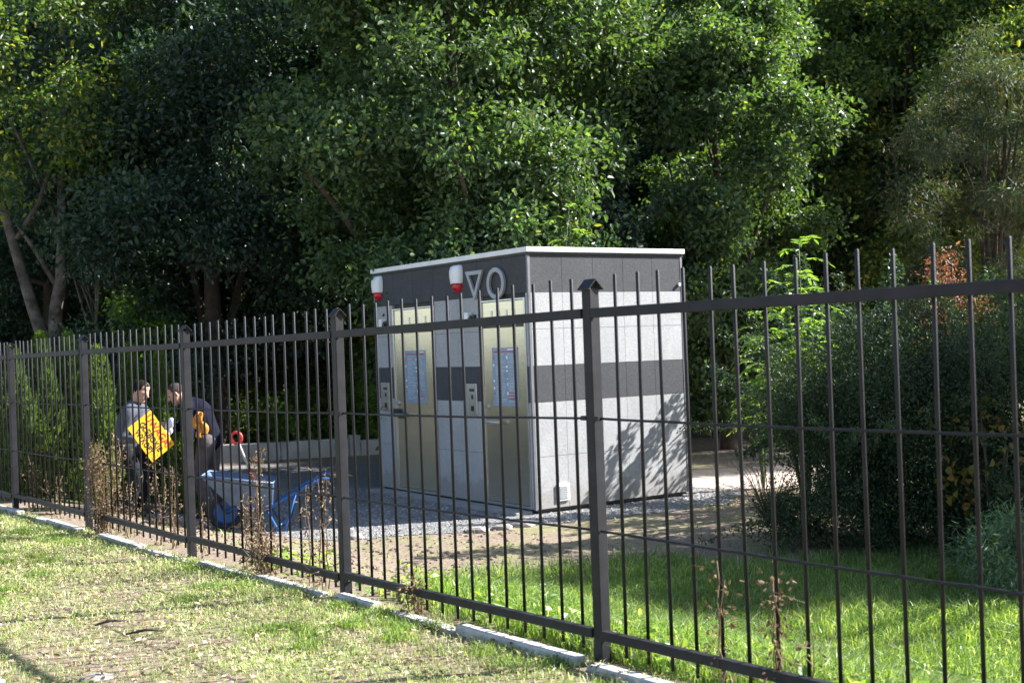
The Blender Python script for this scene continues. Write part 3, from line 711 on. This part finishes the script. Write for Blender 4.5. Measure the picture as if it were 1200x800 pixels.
pinnate(on(940, 12.0), [(0,0,2.75,30,.34),(-.12,.1,2.4,24,.34),(.1,-.1,2.2,20,.32),(-.45,0,2.1,26,.34),(-.3,.1,1.8,18,.3)], 'tall bright green sapling with feathered leaves right of the cabin', 130)
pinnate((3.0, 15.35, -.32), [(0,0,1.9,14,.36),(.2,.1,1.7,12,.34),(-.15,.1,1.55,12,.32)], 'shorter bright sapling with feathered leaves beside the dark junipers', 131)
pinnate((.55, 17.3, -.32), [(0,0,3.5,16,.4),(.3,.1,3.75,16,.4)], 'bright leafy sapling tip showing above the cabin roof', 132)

# ---------------------------------------------------------------- grass
def blades(name, X, Y, h, wd, m, lean=.5, dz=0):
    n = len(X); Z = gz(X, Y)+dz; a = rng.uniform(0, 6.283, n)
    side = np.stack([np.cos(a), np.sin(a), 0*a], 1); b2 = rng.uniform(0, 6.283, n); le = rng.uniform(0, 1, n)*lean*h
    dr = np.stack([np.cos(b2)*le, np.sin(b2)*le, 0*a], 1)
    P = np.stack([X, Y, Z-.005], 1); hh = np.stack([0*a, 0*a, h], 1); s_ = side*wd[:, None]*.5
    V = np.stack([P-s_, P+s_, P+dr*.3+hh*.55+s_*.8, P+dr*.3+hh*.55-s_*.8, P+dr+hh*(1-.25*lean)], 1).reshape(-1, 3)
    o = np.arange(n)[:, None]*5; L = (o+np.array([0,1,2,3,3,2,4])).ravel(); st = np.stack([np.arange(n)*7, np.arange(n)*7+4], 1).ravel()
    return link(name, npmesh(name, V, L, st), m)
def region(n, x0, x1, y0, y1, f):
    X = rng.uniform(x0, x1, n); Y = rng.uniform(y0, y1, n); k = f(X, Y); return X[k], Y[k]
vis = lambda X, Y: np.abs(X/Y) < .46
def nearf(X, Y):
    t = ft(X, Y); dens = .5+.7*nz(X, Y, 1.7)+.35*nz(X, Y, 7)
    return vis(X, Y) & (t < -.02) & (rng.uniform(0, 1, len(X)) < np.clip(dens, .12, 1))
X, Y = region(1000000, -9, 1.2, 4.2, 17, nearf)
pr = rng.uniform(0, 1, len(X)) < np.clip((7.5/Y)**2, .15, 1); X, Y = X[pr], Y[pr]
hh = rng.uniform(.015, .045, len(X))*(1+.5*np.clip(nz(X, Y, 3), 0, 1)); tk = np.abs(ft(X, Y)+.25) < .22; hh = np.where(tk, hh*1.6, hh)
o = blades('lawn_grass', X, Y, hh, rng.uniform(.003, .0065, len(X))*np.clip(Y/6, 1, 2), M_lawn, 1.3)
tag(o, 'short sunlit patchy yellow green grass in front of the fence', 'grass', kind='stuff')
# tufts on the near lawn
tx, ty = region(800, -9, 1.2, 4.2, 15, lambda X, Y: vis(X, Y) & (ft(X, Y) < -.12) & ((nz(X, Y, 1.7) > .1) | (ft(X, Y) > -.6)))
k = rng.integers(0, len(tx), 22000); X = tx[k]+rng.normal(0, .06, len(k)); Y = ty[k]+rng.normal(0, .06, len(k))
o = blades('grass_tufts', X, Y, rng.uniform(.025, .08, len(X)), rng.uniform(.003, .006, len(X)), M_tall, .9); tag(o, 'small green tufts standing up from the short lawn', 'grass', kind='stuff')
# tall grass beyond
def farf(X, Y):
    t = ft(X, Y); q = np.minimum(X+.8, (10.7-Y)*.8)+.45*nz(X, Y, 1.2)
    return vis(X, Y) & (t > .04) & (Y < 14) & (rng.uniform(0, 1, len(X)) < np.clip(q, .0, 1))
X, Y = region(520000, -2.5, 6, 4.2, 13.5, farf)
o = blades('tall_grass', X, Y, rng.uniform(.06, .2, len(X))*(1+.35*nz(X, Y, 2.5)), rng.uniform(.004, .009, len(X)), M_tall, 1.1)
tag(o, 'lush tall green grass behind the fence on the right', 'grass', kind='stuff')
# sparse weeds on the soil
def weedf(X, Y): return (ft(X, Y) > .1) & ~inpoly(X, Y, GRAV) & (rng.uniform(0, 1, len(X)) < np.clip(.9*nz(X, Y, 1.6)-.25, .01, 1)) & (Y < 21)
X, Y = region(160000, -7, 7, 7, 20, weedf)
o = blades('ground_weeds', X, Y, rng.uniform(.03, .1, len(X)), rng.uniform(.006, .014, len(X)), M_tall, 1.2); tag(o, 'scattered low weeds on the bare soil around the gravel', 'weeds', kind='stuff')
# litter: dead leaves and straw
n = 30000; X, Y = region(n, -9, 1.2, 4.2, 16, lambda X, Y: vis(X, Y) & (ft(X, Y) < -.05)); n = len(X)
me = leaf_mesh('leaf_litter', np.stack([X, Y, gz(X, Y)+rng.uniform(.008, .03, n)], 1), np.array([0,0,1])+rng.normal(0, .35, (n, 3)), rng.normal(0, 1, (n, 3))*np.array([1,1,.2]), rng.uniform(.015, .05, n), rng.uniform(.006, .025, n))
tag(link('leaf_litter', me, leafmat('straw', [(0,(.14,.09,.05)),(.3,(.34,.25,.15)),(1,(.62,.52,.36))], .2, .8, .2, (1.2,1.1,.9))), 'dead leaves and straw lying in the lawn', 'leaf litter', kind='stuff')
# broad green leaves along the fence foot beyond
n = 9000; X, Y = region(n, -2, 3.5, 4.2, 9.5, lambda X, Y: vis(X, Y) & (ft(X, Y) > .02) & (ft(X, Y) < 1.6) & (nz(X, Y, 2) > -.1)); n = len(X)
me = leaf_mesh('broad_weeds', np.stack([X, Y, gz(X, Y)+rng.uniform(.02, .12, n)], 1), np.array([0,0,1])+rng.normal(0, .5, (n, 3)), rng.normal(0, 1, (n, 3))*np.array([1,1,.3]), rng.uniform(.03, .08, n), rng.uniform(.018, .045, n))
tag(link('broad_weeds', me, leafmat('broad_weed_leaf', [(0,(.1,.18,.04)),(.7,(.2,.28,.09)),(1,(.34,.36,.2))], .35)), 'pale broad leaved weeds at the foot of the fence', 'weeds', kind='stuff')

# rocks / clods / gravel pebbles
def pebbles(name, X, Y, s0, s1, m, label, cat, dz=0):
    bm0 = bmesh.new(); bmesh.ops.create_icosphere(bm0, subdivisions=1, radius=1); v0 = np.array([v.co[:] for v in bm0.verts]); f0 = np.array([[v.index for v in f.verts] for f in bm0.faces]); bm0.free()
    n = len(X); s_ = rng.uniform(s0, s1, n)**1; j = 1+rng.uniform(-.4, .4, (n, len(v0), 1)); sc = np.stack([s_*rng.uniform(.7, 1.3, n), s_*rng.uniform(.7, 1.3, n), s_*rng.uniform(.5, .9, n)], 1)[:, None, :]
    V = v0[None]*j*sc+np.stack([X, Y, gz(X, Y)+dz], 1)[:, None, :]
    L = (f0[None]+(np.arange(n)*len(v0))[:, None, None]).ravel(); st = np.arange(n*len(f0))*3
    return tag(link(name, npmesh(name, V.reshape(-1, 3), L, st), m), label, cat, kind='stuff')
M_peb = leafmat('pebble', [(0,(.11,.105,.1)),(.6,(.2,.195,.19)),(1,(.42,.41,.4))], 0, .8, .3)
X, Y = region(60000, -5, 3, 12, 17, lambda X, Y: gm(X, Y)); pebbles('gravel_stones', X, Y, .006, .02, M_peb, 'loose grey gravel stones around the cabin', 'gravel')
X, Y = region(2600, -5.5, 1, 8, 14, lambda X, Y: (ft(X, Y) > .1) & (ft(X, Y) < 3.6) & ~inpoly(X, Y, GRAV) & (nz(X, Y, 2) > -.5)); pebbles('soil_clods', X, Y, .006, .028, M_clod, 'loose brown clods of dug soil behind the fence', 'soil')
# individual stones & edge rocks
for k, (px, py) in enumerate([(418,632),(560,617),(588,621),(612,615)]):
    p = at(px, py, 12.6); b = MB(); b.sphere((0,0,0), (random.uniform(.08,.14), .07, .05), 12, 0, .15); o = b.build('stone', M_stone)
    z = gzf(p.x, 12.45+.15*k); o.location = (p.x, 12.45+.15*k, z+.01)
    tag(o, ['rounded stone at the gravel edge beside the fence post','flat stone at the gravel edge left of two others','flat stone at the gravel edge between two others','stone at the gravel edge nearest the cabin corner'][k], 'stone', 'stones along the gravel edge')
for k, (px, Y, s_, lb) in enumerate([(100, 6.05, .09, 'pale flat stone sunk in the lawn at the lower left'), (668, 5.62, .05, 'small stone on the grass left of the near fence post')]):
    x = (px-600)/F*Y; b = MB(); b.sphere((0,0,0), (s_, s_*.7, s_*.22), 12, 0, .1); o = b.build('stone', M_stone); o.location = (x, Y, gzf(x, Y)+.008); tag(o, lb, 'stone')
# bottom-left concrete edge
x0, y0 = at(-30, 776, 6.15).x, 6.15
b = MB(); b.box((-.5, -.1, -.06), (.12, .1, .03)); o = b.build('path_edging', M_kerb, None, .008); o.location = (-2.62, 5.98, gzf(-2.6, 6)); o.rotation_euler = (0, 0, -.5); tag(o, 'pale concrete path edging in the bottom left corner', 'kerb')
# twigs on lawn
for k, (px, Y, l, a) in enumerate([(118, 7.3, .17, .5), (160, 7.0, .22, .15)]):
    x = (px-600)/F*Y; b = MB(); b.tube([(-l/2,0,0),(0,.01,.015),(l/2,0,.005)], [.006,.009,.005], 6); o = b.build('twig', M_bark); o.location = (x, Y, gzf(x, Y)+.02); o.rotation_euler = (0,0,a)
    tag(o, ['short dark twig lying on the lawn', 'longer dark twig lying on the lawn right of the short one'][k], 'twig', 'twigs lying on the lawn')

# dry weeds along the fence
def weed(s_along, t_off, h, spread, nst, per, lb, seed, leaf=.03):
    rg = np.random.default_rng(seed); p = FP+FD*s_along+FN*t_off; z = gzf(p.x, p.y)
    root = empty('dry_weed', (p.x, p.y, z), 0, lb, 'weed', 'dried brown weeds growing along the fence'); b = MB(); P, T = [], []
    for k in range(nst):
        bx, by = rg.normal(0, spread*.5, 2); ex, ey = bx+rg.normal(0, spread*.4), by+rg.normal(0, spread*.4); hh = h*rg.uniform(.75, 1)
        pts_ = [Vector((bx+(ex-bx)*f+rg.normal(0, .008), by+(ey-by)*f+rg.normal(0, .008), hh*f-.02)) for f in np.linspace(0, 1, 8)]
        b.tube(pts_, [.0045*(1-.6*f) for f in np.linspace(0, 1, 8)], 4)
        for j in range(per):
            f = rg.uniform(.08, 1)*7; i = min(int(f), 6); q = pts_[i].lerp(pts_[i+1], f-i); off = rg.normal(0, 1, 3)*.028
            P.append(np.array(q)+off); T.append(off+np.array([0,0,-.01]))
            if j % 9 == 0: b.tube([q, q+Vector(off*2.2)], [.002,.001], 3)
    b.build('stalk', M_dry, root); P = np.array(P); n = len(P)
    link('leaves', leaf_mesh('leaves', P, unit(n), np.array(T)+rg.normal(0, .01, (n,3)), rg.uniform(.4, 1.2, n)*leaf, rg.uniform(.3, .6, n)*leaf, .4), M_dry, root)
def s_of(px): return (1/(px+500.)*1e3-.8375)/.278*L_
W_ = [(124,-.02,.92,.13,22,70,'tall dense clump of dried brown weed beside the second fence post'),(30,.12,.6,.05,4,40,'dried weed stalks at the leftmost fence post'),(56,.1,.55,.05,3,40,'dried weed stalks in the leftmost full fence panel'),
      (140,.1,.6,.05,4,36,'dried weed stalk right of the dense brown clump'),(172,.12,.9,.05,4,46,'tall dried weed stalks below the yellow sign'),(190,.1,.8,.04,3,46,'thin dried weed stalks below the bending worker'),
      (282,.08,.62,.06,5,52,'dried weed stalks in front of the wheelbarrow wheel'),(296,.06,.95,.04,4,60,'tallest dried weed stalk in front of the wheelbarrow tray'),(312,.02,.35,.09,10,40,'short tangled dried weed at the bottom rail'),
      (357,.06,.7,.03,2,40,'dried weed stalk in front of the wheelbarrow handles'),(377,.04,.9,.03,3,46,'dried weed stalk left of the middle fence post'),(486,.0,.25,.05,6,36,'small dried tangle wound on the bottom rail'),
      (843,.0,.66,.012,2,34,'dried stalk climbing the picket left of the other two'),(905,.0,.66,.02,3,44,'dried stalk climbing the picket between two others'),(945,.0,.45,.01,1,34,'short dried stalk climbing the picket farthest right'),(232,.05,.5,.03,2,30,'thin dried weed stalk beside the third fence post')]
for k, (px, t, h, sp, ns, per, lb) in enumerate(W_): weed(s_of(px-6), t-.02, h, sp, ns, per, lb, 200+k)

# ---------------------------------------------------------------- wheelbarrow
M_tray = mat('galvanised_tray', (.11,.17,.27), .5, .2, .15, 8, col2=(.07,.11,.18))
M_blue_p = mat('blue_paint', (.012,.09,.3), .5, 0, .15)
M_tyre = mat('tyre_rubber', (.025,.025,.028), .8)
M_redp = mat('red_plastic', (.6,.03,.03), .4)
Zw = 13.15; xw = (258-600)/F*Zw
wb = empty('wheelbarrow', (xw, Zw, gzf(xw, Zw)), .1, 'wheelbarrow with pale metal tray, blue frame and blue wheel facing left', 'wheelbarrow')
# tray: hopper
top = [(-.2,-.3,.6),(-.2,.3,.6),(.52,.3,.5),(.52,-.3,.5)]; bot = [(.08,-.2,.28),(.08,.2,.28),(.5,.2,.26),(.5,-.2,.26)]
b = MB()
for k in range(4):
    a, c = top[k], top[(k+1)%4]; d, e = bot[(k+1)%4], bot[k]
    b.poly([a, c, d, e])
b.poly(bot[::-1]); tr = b.build('tray', M_tray, wb); sm = tr.modifiers.new('solid', 'SOLIDIFY'); sm.thickness = .006
b = MB(); b.tube(top+[top[0]], .012, 8); b.build('tray_rim', M_tray, tr)
b = MB()
for k in range(24):
    a0, a1 = 2*math.pi*k/24, 2*math.pi*(k+1)/24
b.tube([(.155*math.cos(a), 0, .19+.155*math.sin(a)) for a in np.linspace(0, 2*math.pi, 25)], .035, 8, cap=False); wh = b.build('tyre', M_tyre, wb)
b = MB(); b.tube([(0,-.03,.19),(0,-.026,.19),(0,.026,.19),(0,.03,.19)], [.1,.128,.128,.1], 24); b.tube([(0,-.07,.19),(0,.07,.19)], .02, 10); b.build('rim', M_blue_p, wh)
for s_ in (-1, 1):
    b = MB(); b.tube([(0, s_*.06, .19), (.12, s_*.14, .24), (.5, s_*.24, .25), (.8, s_*.28, .42), (1.02, s_*.29, .52), (1.18, s_*.29, .52)], .016, 8); b.build('frame_tube', M_blue_p, wb)
    b = MB(); b.tube([(1.1, s_*.29, .52), (1.24, s_*.29, .52)], .021, 8); b.build('grip', M_tyre, wb)
    b = MB(); b.tube([(.42, s_*.2, .25), (.56, s_*.25, .0), (.62, s_*.25, .0), (.74, s_*.27, .37)], .014, 8); b.build('leg', M_blue_p, wb)
    b = MB(); b.tube([(0, s_*.06, .19), (-.08, s_*.1, .36), (-.02, s_*.22, .52)], .012, 8); b.build('front_brace', M_tyre, wb)
b = MB(); b.tube([(.5,-.24,.25),(.5,.24,.25)], .014, 8); b.tube([(.58,-.25,.06),(.58,.25,.06)], .01, 8); b.build('crossbar', M_blue_p, wb)
# shovel leaning in the tray
hp = at(277, 513, 13.3)
sh = empty('shovel', tuple(hp), 0, 'shovel with red loop grip standing up out of the wheelbarrow', 'shovel')
dv = (Vector((xw+.36, 13.2, gzf(xw, Zw)+.33))-hp)
b = MB(); b.tube([(.055*math.cos(a), 0, .06*math.sin(a)) for a in np.linspace(0, 2*math.pi, 17)], .016, 8, cap=False); b.build('grip', M_redp, sh)
b = MB(); b.tube([dv*.07, dv*.55], .014, 8); b.build('shaft', mat('shaft_wood', (.42,.36,.3), .6), sh)
b = MB(); b.tube([dv*.55, dv*.85], .019, 8); b.build('collar', M_redp, sh)
dn = dv.normalized(); b = MB()
b.hexa([dv*.85+Vector((-.03,-.01,0)), dv*.85+Vector((.03,-.01,0)), dv*.85+Vector((.03,.01,0)), dv*.85+Vector((-.03,.01,0)),
        dv*1.15+Vector((-.1,-.01,0)), dv*1.15+Vector((.1,-.01,0)), dv*1.15+Vector((.1,.01,0)), dv*1.15+Vector((-.1,.01,0))]); b.build('blade', M_steel2, sh)

# ---------------------------------------------------------------- people
M_skin = mat('skin', (.48,.27,.19), .55, 0, .08, 30)
M_hair = mat('dark_hair', (.01,.008,.007), .8, spec=.1); M_hairg = mat('greying_hair', (.05,.042,.038), .8, spec=.1)
M_shirt = mat('grey_shirt', (.075,.082,.105), .9, 0, .2, 8, .4, 12, spec=.1)
M_navy = mat('navy_shirt', (.007,.008,.019), .85, 0, .2, 8, .5, 12, spec=.1)
M_trou = mat('dark_trousers', (.018,.02,.022), .9, 0, .3, 8, .5, 12, spec=.1); M_trou2 = mat('dusty_trousers', (.12,.1,.1), .9, 0, .35, 10, .5, 12, col2=(.055,.045,.05))
M_boot = mat('boots', (.05,.035,.025), .7); M_orange = mat('orange_cloth', (.5,.2,.02), .8, 0, .2); M_glove = mat('white_glove', (.62,.65,.7), .8)
M_eye = mat('eye', (.03,.02,.02), .2)
def skin(chains, extra=None, voxel=.011):
    """chains: list of [(point, radius)...]; joined as metaball-like union through voxel remesh"""
    b = MB()
    for ch in chains:
        P = [Vector(p) for p, r in ch]; Rr = [r for p, r in ch]
        # smooth interpolation
        pts_, rs = [], []
        for i in range(len(P)-1):
            p0 = P[max(i-1, 0)]; p1 = P[i]; p2 = P[i+1]; p3 = P[min(i+2, len(P)-1)]
            for q in np.linspace(0, 1, 6, endpoint=False):
                q = float(q); a = .5*((2*p1)+(p2-p0)*q+(2*p0-5*p1+4*p2-p3)*q*q+(3*p1-p0-3*p2+p3)*q**3)
                pts_.append(a); rs.append(Rr[i]+(Rr[i+1]-Rr[i])*q)
        pts_.append(P[-1]); rs.append(Rr[-1]); b.tube(pts_, rs, 14)
        for p, r in ((P[0], Rr[0]), (P[-1], Rr[-1])): b.sphere(p, r*.98)
        for p, r in zip(P[1:-1], Rr[1:-1]): b.sphere(p, r*.99)
    for (c, r) in (extra or []): b.sphere(c, r)
    bmesh.ops.recalc_face_normals(b.bm, faces=b.bm.faces)
    me = bpy.data.meshes.new('tmp'); b.bm.to_mesh(me); b.bm.free()
    o = bpy.data.objects.new('tmp', me); C.objects.link(o)
    r = o.modifiers.new('r', 'REMESH'); r.mode = 'VOXEL'; r.voxel_size = voxel; r.use_smooth_shade = True
    s_ = o.modifiers.new('s', 'SMOOTH'); s_.iterations = 4; s_.factor = .5
    dg = bpy.context.evaluated_depsgraph_get(); res = bpy.data.meshes.new_from_object(o.evaluated_get(dg)); bpy.data.objects.remove(o)
    res.materials.clear(); return res
def headm(hc, f, up):
    """extras and chains for a head at hc facing f"""
    f = Vector(f).normalized(); up = Vector(up).normalized(); s_ = f.cross(up).normalized(); up = s_.cross(f).normalized()
    hc = Vector(hc); ch = [[(hc-f*.02+up*.03, .082), (hc+up*.05, .08)], [(hc+f*.015, .076), (hc+f*.035-up*.055, .055), (hc+f*.055-up*.085, .036)],
          [(hc+f*.075+up*.02, .012), (hc+f*.102-up*.018, .014)], [(hc+f*.078-up*.05-s_*.018, .009), (hc+f*.078-up*.05+s_*.018, .009)]]
    for q in (-1, 1): ch.append([(hc+s_*q*.078+up*.015, .014), (hc+s_*q*.082-up*.025, .01)])
    eyes = [hc+f*.078+s_*q*.03+up*.012 for q in (-1, 1)]
    return ch, eyes, (f, s_, up)
def hand(w_, d, palm, curl=.5, k=1.):
    """w_ wrist, d direction of the hand, palm normal; five fingers"""
    w_ = Vector(w_); d = Vector(d).normalized(); pn = Vector(palm).normalized(); s_ = d.cross(pn).normalized(); pn = s_.cross(d)
    ch = [[(w_, .027*k), (w_+d*.04, .03*k), (w_+d*.08, .028*k)], [(w_+d*.05+s_*.022, .017*k), (w_+d*.085+s_*.028, .014*k)], [(w_+d*.05-s_*.022, .017*k), (w_+d*.085-s_*.028, .013*k)]]
    for i, l in enumerate((.07, .08, .075, .058)):
        o = w_+d*.085+s_*(.03-.02*i); a = o+(d*math.cos(curl)+pn*math.sin(curl))*l*.45
        e = a+(d*math.cos(curl*2.2)+pn*math.sin(curl*2.2))*l*.55; ch.append([(o, .0095*k), (a, .009*k), (e, .0075*k)])
    th = w_+d*.025+s_*.025; a = th+(s_*.75+d*.6+pn*.3).normalized()*.04; ch.append([(th, .013*k), (a, .011*k), (a+(d+pn*.6).normalized()*.035, .009*k)])
    return ch
def person(loc, label, headc, hf, hup, neck, chest, hips, arms, legs, mats, hairlen, gloves=None):
    root = empty('person', loc, 0, label, 'person')
    ch, eyes, (f, s_, up) = headm(headc, hf, hup); hc = Vector(headc)
    body = list(ch); body.append([(neck, .052), (hc-Vector(up)*.05-Vector(f)*.02, .055)])
    body.append([(hips, .13), (chest, .14), (neck, .05)])
    for a in arms: body.append([(a[0], .045), (a[1], .038), (a[2], .024)]); body += hand(a[2], a[3], a[4], a[5] if len(a) > 5 else .5)
    for l in legs: body.append([(l[0], .075), (l[1], .052), (l[2], .038)])
    link('body', skin(body, voxel=.0065), mats['skin'], root)
    hr = MB(); bm = hr.bm; res = bmesh.ops.create_icosphere(bm, subdivisions=4, radius=1)
    hcc = hc+up*.035-f*.015
    for v in res['verts']:
        d = v.co.copy(); k = 1+random.uniform(-.02, .03); v.co = hcc+(s_*d.x*.089+f*d.y*.1+up*d.z*.094)*k
    kill = [v for v in bm.verts if (v.co-hcc).dot(f) > .055-.5*max(0, -(v.co-hcc).dot(up)) and (v.co-hcc).dot(up) < .05 or (v.co-hcc).dot(up) < -.05]
    bmesh.ops.delete(bm, geom=kill, context='VERTS'); hr.build('hair', mats['hair'], root)
    e = MB(); [e.sphere(p, .009) for p in eyes]; e.build('eyes', M_eye, root)
    H_ = Vector(hips); Cc = Vector(chest); Nk = Vector(neck); sh_ = []
    tors = [[(H_+Vector((0,0,-.02)), .155), (H_.lerp(Cc, .5), .155), (Cc, .165), (Cc.lerp(Nk, .55), .13), (Nk-(Nk-Cc)*.1, .075)]]
    for a in arms: tors.append([(Cc.lerp(Nk, .55), .1), (a[0], .078), (Vector(a[0]).lerp(Vector(a[1]), .5), .064), (a[1], .055), (Vector(a[1]).lerp(Vector(a[2]), a[6] if len(a) > 6 else .8), .042)])
    link('shirt', skin(tors, voxel=.011), mats['shirt'], root)
    tr_ = [[(legs[0][0], .1), (H_-Vector((0,0,.03)), .14), (legs[1][0], .1)]]
    for l in legs: tr_.append([(l[0], .105), (Vector(l[0]).lerp(Vector(l[1]), .5), .092), (l[1], .076), (Vector(l[1]).lerp(Vector(l[2]), .5), .072), (l[2], .066)])
    link('trousers', skin(tr_, voxel=.011), mats['trousers'], root)
    for l in legs:
        a = Vector(l[2]); t = Vector(l[3]).normalized(); z0 = .045
        link('boot', skin([[(a+Vector((0,0,.03)), .05), (Vector((a.x, a.y, z0+.02)), .052), (Vector((a.x, a.y, z0))+t*.1, .045), (Vector((a.x, a.y, z0-.005))+t*.19, .038)]], voxel=.009), M_boot, root)
    return root
# worker in grey, facing right, stooping over the sign
Z1 = 14.15; x1 = (161-600)/F*Z1; g1 = gzf(x1, Z1)
person((x1, Z1, g1), 'person with short dark hair in a grey shirt stooping to hold the yellow sign',
       (.03, -.02, 1.39), (.85, -.25, -.42), (.4, 0, 1), (-.04, 0, 1.27), (-.1, .02, 1.07), (-.15, .04, .80),
       [((-.06,-.19,1.17), (-.12,-.26,.9), (.06,-.34,.87), (.8,-.4,.1), (0,1,0), .9), ((-.02,.18,1.17), (.06,.2,.93), (.24,.0,.93), (.7,-.7,0), (0,0,-1), .7)],
       [((-.15,-.1,.76), (-.02,-.13,.44), (-.12,-.12,.12), (1,-.3,0)), ((-.15,.12,.76), (.0,.16,.44), (-.08,.14,.12), (1,.2,0))],
       dict(skin=M_skin, hair=M_hair, shirt=M_shirt, trousers=M_trou), .1)
# bending worker facing left
Z2 = 14.5; x2 = (204-600)/F*Z2; g2 = gzf(x2, Z2)
person((x2, Z2, g2), 'person with greying cropped hair in navy shirt and dusty trousers bending forward beside the wheelbarrow',
       (0, 0, 1.41), (-.75, -.35, -.5), (-.45, 0, 1), (.10, 0, 1.31), (.25, 0, 1.19), (.36, .02, .90),
       [((.16,-.19,1.26), (.22,-.28,1.0), (.2,-.3,.80), (-.3,-.1,-1), (-1,0,0), .6), ((.12,.17,1.25), (.0,.16,1.02), (-.1,-.02,1.08), (-1,-.3,-.1), (0,0,-1), .8)],
       [((.36,-.1,.86), (.27,-.14,.47), (.36,-.13,.12), (-1,-.2,0)), ((.37,.12,.86), (.36,.16,.46), (.46,.15,.12), (-1,.1,0))],
       dict(skin=M_skin, hair=M_hairg, shirt=M_navy, trousers=M_trou2), .1)
# orange bundle held under the arm
p = at(233, 498, 14.0); b = MB(); n_ = 12; G = {}
for i in range(n_):
    for j in range(n_):
        u, v = i/(n_-1)-.5, j/(n_-1)-.5; wd = .17*(1-.35*(v+.5))
        G[i, j] = b.bm.verts.new((u*wd+.02*math.sin(v*9), .022*math.sin(u*13+v*4)+.012*math.sin(v*15+u*5)-.05*(.25-u*u)*2, -v*.24+.02*math.sin(u*8)))
for i in range(n_-1):
    for j in range(n_-1): b.bm.faces.new((G[i, j], G[i+1, j], G[i+1, j+1], G[i, j+1])).smooth = True
o = b.build('work_vest', M_orange); o.location = p; o.rotation_euler = (0, -.35, 0); md = o.modifiers.new('s', 'SOLIDIFY'); md.thickness = .012; tag(o, 'crumpled orange work vest tucked under the arm of the bending worker', 'work vest')
p = at(199, 497, 14.15); b = MB(); b.sphere((0,0,0), (.05,.035,.085), 12, 0, .07); b.sphere((.03,0,-.07), (.04,.03,.05), 12, 0, .07); o = b.build('white_rag', M_glove); o.location = p; o.rotation_euler = (0, .5, 0); o.modifiers.new('s', 'SUBSURF').levels = 1
tag(o, 'white work rag in the hand between the two workers', 'rag')

# ---------------------------------------------------------------- warning sign
M_yel_s = mat('sign_yellow', (.85,.45,.004), .45, 0, .04); M_red_s = mat('sign_red', (.65,.03,.02), .5); M_blk_s = mat('sign_black', (.03,.028,.02), .5)
sc_ = at(177.5, 511, 13.75)
sg = empty('warning_sign', tuple(sc_), 0, 'yellow warning sign with red and black lettering held tilted between the workers', 'sign')
sg.rotation_mode = 'QUATERNION'; sg.rotation_quaternion = (Matrix.Rotation(R(38), 3, 'Z') @ Matrix.Rotation(R(56), 3, 'Y')).to_quaternion(); SW, SH = .47, .32
b = MB(); b.box((-SW/2, 0, -SH/2), (SW/2, .006, SH/2)); b.build('sign_board', M_yel_s, sg, .001)
def text(body, x, z, size, m, name, wid=None, bold=0):
    cu = bpy.data.curves.new(name, 'FONT'); cu.body = body; cu.size = size; cu.align_x = 'CENTER'; cu.align_y = 'CENTER'; cu.extrude = .0008; cu.offset = bold
    o = bpy.data.objects.new(name, cu); C.objects.link(o); dg = bpy.context.evaluated_depsgraph_get(); me = bpy.data.meshes.new_from_object(o.evaluated_get(dg)); bpy.data.objects.remove(o)
    co = np.array([v.co[:] for v in me.vertices]); w0 = co[:, 0].max()-co[:, 0].min()
    if wid: co[:, 0] = (co[:, 0]-co[:, 0].mean()*0-(co[:, 0].max()+co[:, 0].min())/2)*wid/w0
    for v, c in zip(me.vertices, co): v.co = Vector((c[0]+x, -c[2]-.0018, c[1]+z))
    me.materials.clear(); link(name, me, m, sg)
text('UWAGA!', 0, .09, .115, M_red_s, 'red_lettering', .41, .002)
text('GŁĘBOKIE', 0, -.01, .088, M_blk_s, 'black_lettering', .38, .0022)
text('WYKOPY', 0, -.1, .088, M_blk_s, 'black_lettering', .31, .0022)
